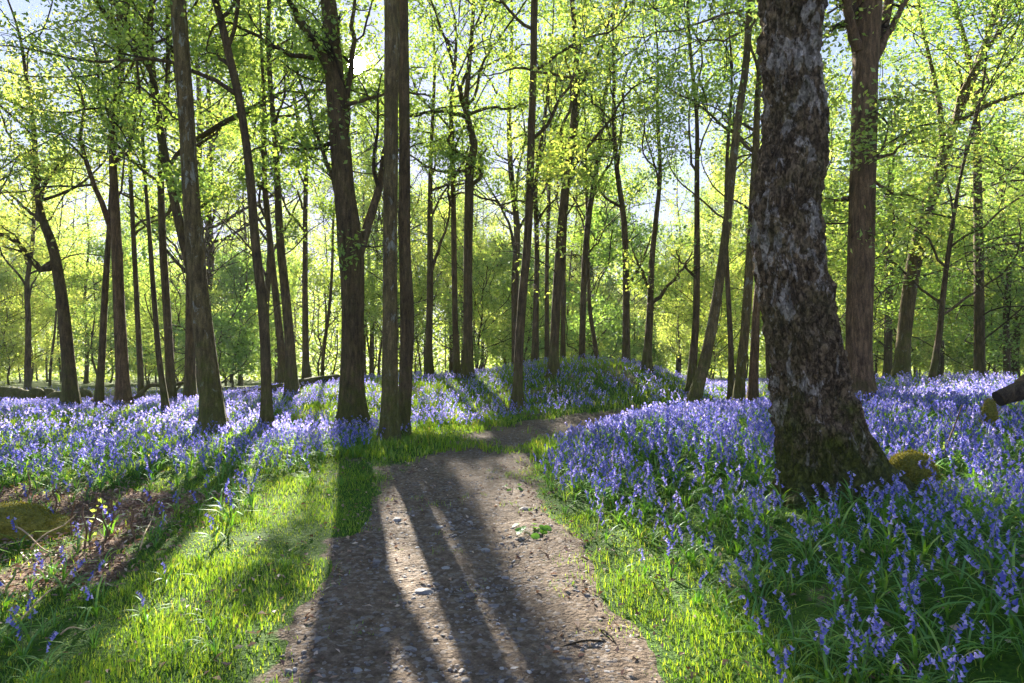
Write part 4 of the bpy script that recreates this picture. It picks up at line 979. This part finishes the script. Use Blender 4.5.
# bracken shoots and dead stalks at the left verge
def stalk(name, px, py, h, lean, label, m, cat, r=.006, curl=True, leaf=False, group=None, dz=0):
    b = gpos(px, py); t = np.linspace(0, 1, 16); g = np.random.default_rng(int(px*7+py))
    P = np.stack([lean*h*t**1.5+.012*np.sin(t*7+px), .02*np.sin(t*5+py)*t, h*t], -1)
    if curl:
        a = np.linspace(0, 4.6, 12); c0 = P[-1]+np.array([.022, 0, 0]); sp = np.stack([c0[0]-np.cos(a)*(.022-.0033*a), np.full(12, c0[1]), c0[2]+np.sin(a)*(.022-.0033*a)], -1); P = np.concatenate([P, sp[1:]])
    o = link(name, new_mesh(name, *tubes(P[None], np.linspace(r, r*.55, len(P))[None], 6), mats=[m]), loc=b-np.array([0, 0, .02])); tag(o, label, cat, group)
    if leaf:
        n = leaf; tt = g.uniform(.35, 1, n); i = (tt*15).astype(int); A = P[i]+g.normal(0, .035, (n, 3)); V, Q = leaf_mesh(A, .034, g, .3); link('leaf_cluster', new_mesh('leaf_cluster', V, Q, mats=[M_LEAF], smooth=False), o)
    return o
SH = [(70, 540, .34, .1, 'bracken shoot right of the mossy boulder'), (86, 548, .36, -.05, 'tallest of the brown bracken shoots in the dead leaf patch'), (91, 545, .44, .12, 'leaning brown bracken shoot at the hole in the dead leaf patch'),
      (104, 552, .28, .05, 'short brown bracken shoot right of the hole in the leaf patch'), (110, 540, .36, .08, 'leafy topped brown shoot in the middle of the left verge'), (133, 541, .28, 0, 'lone dark shoot before the bluebells at the left'),
      (178, 512, .30, .02, 'pale unfurling fern shoot at the bluebell edge on the left'), (54, 520, .30, .0, 'dark fern shoot behind the mossy boulder'), (8, 600, .20, .1, 'green curled fern shoot near the left border'), (29, 500, .30, -.04, 'thin fern shoot behind the mossy boulder near the left border')]
for k, (px, py, h, ln, lab) in enumerate(SH): stalk('bracken_shoot', px, py, h*.9, ln, lab, M_FERN if k in (6, 8) else M_SHOOT, 'fern', r=.008, leaf=13 if k in (2, 4) else False, group='bracken shoots in the left verge')
stalk('sapling', 945, 470, .62, .25, 'bare thin sapling standing in bluebells right of the mossy stump', M_SHOOT, 'sapling', r=.009, curl=False, leaf=10)
stalk('sapling', 250, 455, .3, .2, 'small bare twig sapling in bluebells by the straight smooth trunk', M_SHOOT, 'sapling', r=.005, curl=False)
def stick(a, b, za, zb, r, lab, m=None):
    A = gpos(*a); B = gpos(*b); A[2] += za; B[2] += zb; t = np.linspace(0, 1, 12)[:, None]; P = A+(B-A)*t; P[:, 2] += .02*np.sin(t[:, 0]*6); c0 = P[0].copy()
    tag(link('dead_stalk', new_mesh('dead_stalk', *tubes((P-c0)[None], np.linspace(r, r*.6, 12)[None], 6), mats=[m or M_DEADSTALK]), loc=c0), lab, 'stalk', 'dead stalks in the left verge')
stick((12, 545), (52, 556), .14, .02, .007, 'pale dead stalk leaning off the mossy boulder'); stick((30, 555), (76, 545), .04, .24, .006, 'raised dead stalk crossing the mossy boulder')
stick((140, 552), (154, 522), .02, .10, .006, 'short straight dead stalk near the bluebell edge'); stick((20, 625), (90, 565), .02, .05, .006, 'long dead stalk flat across the leaf patch'); stick((60, 640), (95, 628), .02, .02, .005, 'short dead stalk low in the left grass')
stick((596, 540), (615, 470), .02, .30, .004, 'thin brown stalk standing in the sunny right bank bluebells', M_SHOOT); stick((560, 652), (640, 640), .01, .02, .007, 'dark dead twig at the right rim of the path', M_TWIG); stick((600, 632), (632, 660), .012, .01, .006, 'bent dark twig beside the right grass edge', M_TWIG)
# round leaved plant on the path
def rosette(px, py, n, label, s=1):
    b = gpos(px, py); g = np.random.default_rng(int(px)); root = bpy.data.objects.new('leafy_plant', None); COL.objects.link(root); root.location = b; tag(root, label, 'plant')
    for k in range(n):
        a = k*2.4+g.random(); l = g.uniform(.07, .15)*s; h = g.uniform(.04, .10)*s; tip = np.array([math.cos(a)*l, math.sin(a)*l, h])
        th = np.arange(10)*2*np.pi/10; rr = g.uniform(.030, .045)*s; nn = nrm(np.array([math.cos(a)*.5, math.sin(a)*.5-.2, 1])); u = nrm(np.cross(nn, [0, 0, 1.0001])); w = np.cross(nn, u)
        ring = tip+rr*(np.cos(th)[:, None]*u*1.0+np.sin(th)[:, None]*w*.85)*(1+.08*np.cos(3*th))[:, None]; V = np.concatenate([[tip-nn*.008], ring]); j = np.arange(10)
        lf = link('leaf', new_mesh('leaf', V, None, np.stack([np.zeros(10, int), 1+j, 1+(j+1) % 10], -1), mats=[M_BLEAF]), root)
        st = np.stack([np.zeros(3), tip*.5+np.array([0, 0, .015]), tip]); link('stalk', new_mesh('stalk', *tubes(st[None], np.full((1, 3), .0022), 4), mats=[M_STEM]), lf)
rosette(532, 537, 11, 'round leaved green plant growing at the right of the path')
rosette(515, 492, 6, 'small green plant at the far right edge of the gravel', .7)
print('small', round(time.time()-T0, 1))

# ------------------------------------------------------------------ air
def haze(density):
    m, nt, out = mat('haze'); v = N(nt, 'ShaderNodeVolumePrincipled'); v.inputs['Color'].default_value = (.90, .95, 1, 1); v.inputs['Density'].default_value = density
    nt.links.new(v.outputs[0], out.inputs['Volume'])
    X, Y0, Y1, Z0, Z1 = 640, -40, 520, -9, 24
    V = np.array([(x, y, z) for x in (-X, X) for y in (Y0, Y1) for z in (Z0, Z1)], float)
    Q = np.array([[0, 1, 3, 2], [4, 6, 7, 5], [0, 4, 5, 1], [2, 3, 7, 6], [0, 2, 6, 4], [1, 5, 7, 3]])
    tag(link('haze', new_mesh('haze', V, Q, mats=[m], smooth=False)), 'thin bright morning haze between the trees', 'haze', kind='stuff')
HAZE = .0007
if HAZE: haze(HAZE)
# ------------------------------------------------------------------ world, sun, camera
w = bpy.data.worlds.new('World'); sc.world = w; w.use_nodes = True
nt = w.node_tree; nt.nodes.clear(); out = nt.nodes.new('ShaderNodeOutputWorld')
sky = N(nt, 'ShaderNodeTexSky', sky_type='NISHITA', sun_disc=False); sky.sun_elevation = SUN_EL; sky.sun_rotation = SUN_AZ; sky.air_density = 1.0; sky.dust_density = .08; sky.ozone_density = 3.0
bg = N(nt, 'ShaderNodeBackground'); bg.inputs[1].default_value = .10
den = mixc(nt, 1.0, sky.outputs[0], (1.9, 1.9, 1.9), 'ADD'); num = mixc(nt, 1.0, sky.outputs[0], (1.9*.96, 1.9*.95, 1.9*1.22), 'MULTIPLY')      # sky brightness compressed and tinted lavender
nt.links.new(mixc(nt, 1.0, num, den, 'DIVIDE'), bg.inputs[0])
# the sun's own disc and the bright air close round it
tc = N(nt, 'ShaderNodeTexCoord'); dp = N(nt, 'ShaderNodeVectorMath', operation='DOT_PRODUCT'); nt.links.new(tc.outputs['Generated'], dp.inputs[0]); dp.inputs[1].default_value = [float(v) for v in SUNV]
ang = math_(nt, 'MULTIPLY', math_(nt, 'ARCCOSINE', dp.outputs['Value']), 180/math.pi)
disc = math_(nt, 'MULTIPLY', math_(nt, "SUBTRACT", 1.0, math_(nt, 'DIVIDE', ang, .75), True), 160)
halo = math_(nt, 'MULTIPLY', math_(nt, 'POWER', math_(nt, 'SUBTRACT', 1.0, math_(nt, 'DIVIDE', ang, 2.6), True), 3), 1.6)
b2 = N(nt, 'ShaderNodeBackground'); b2.inputs[0].default_value = (1, .95, .85, 1); nt.links.new(math_(nt, 'ADD', disc, halo), b2.inputs[1])
ad = N(nt, 'ShaderNodeAddShader'); nt.links.new(bg.outputs[0], ad.inputs[0]); nt.links.new(b2.outputs[0], ad.inputs[1]); nt.links.new(ad.outputs[0], out.inputs[0])
sl = bpy.data.lights.new('sun', 'SUN'); sl.energy = 5.0; sl.angle = R(.5); sl.color = (1, .93, .80)
so = bpy.data.objects.new('sun', sl); COL.objects.link(so)
from mathutils import Vector
so.rotation_euler = Vector([float(v) for v in SUN]).to_track_quat('Z', 'Y').to_euler(); so.location = (0, 0, 40)
cam = bpy.data.cameras.new('camera'); cam.lens = 24; cam.sensor_width = 36*1024/1024; cam.clip_end = 2000; cam.clip_start = .05
co = bpy.data.objects.new('camera', cam); COL.objects.link(co); co.location = (0, 0, EYE); co.rotation_euler = (R(90), 0, 0); sc.camera = co
sc.view_settings.view_transform = 'Standard'; sc.view_settings.look = 'None'; sc.view_settings.gamma = 1; sc.view_settings.exposure = 2.82
cy = sc.cycles; cy.use_denoising = True; cy.denoiser = 'OPENIMAGEDENOISE'; cy.max_bounces = 6; cy.diffuse_bounces = 4; cy.glossy_bounces = 2; cy.transmission_bounces = 4; cy.transparent_max_bounces = 4
cy.use_adaptive_sampling = True; cy.adaptive_threshold = .02; cy.sample_clamp_indirect = 6; cy.caustics_reflective = False; cy.caustics_refractive = False
print('done', round(time.time()-T0, 1))
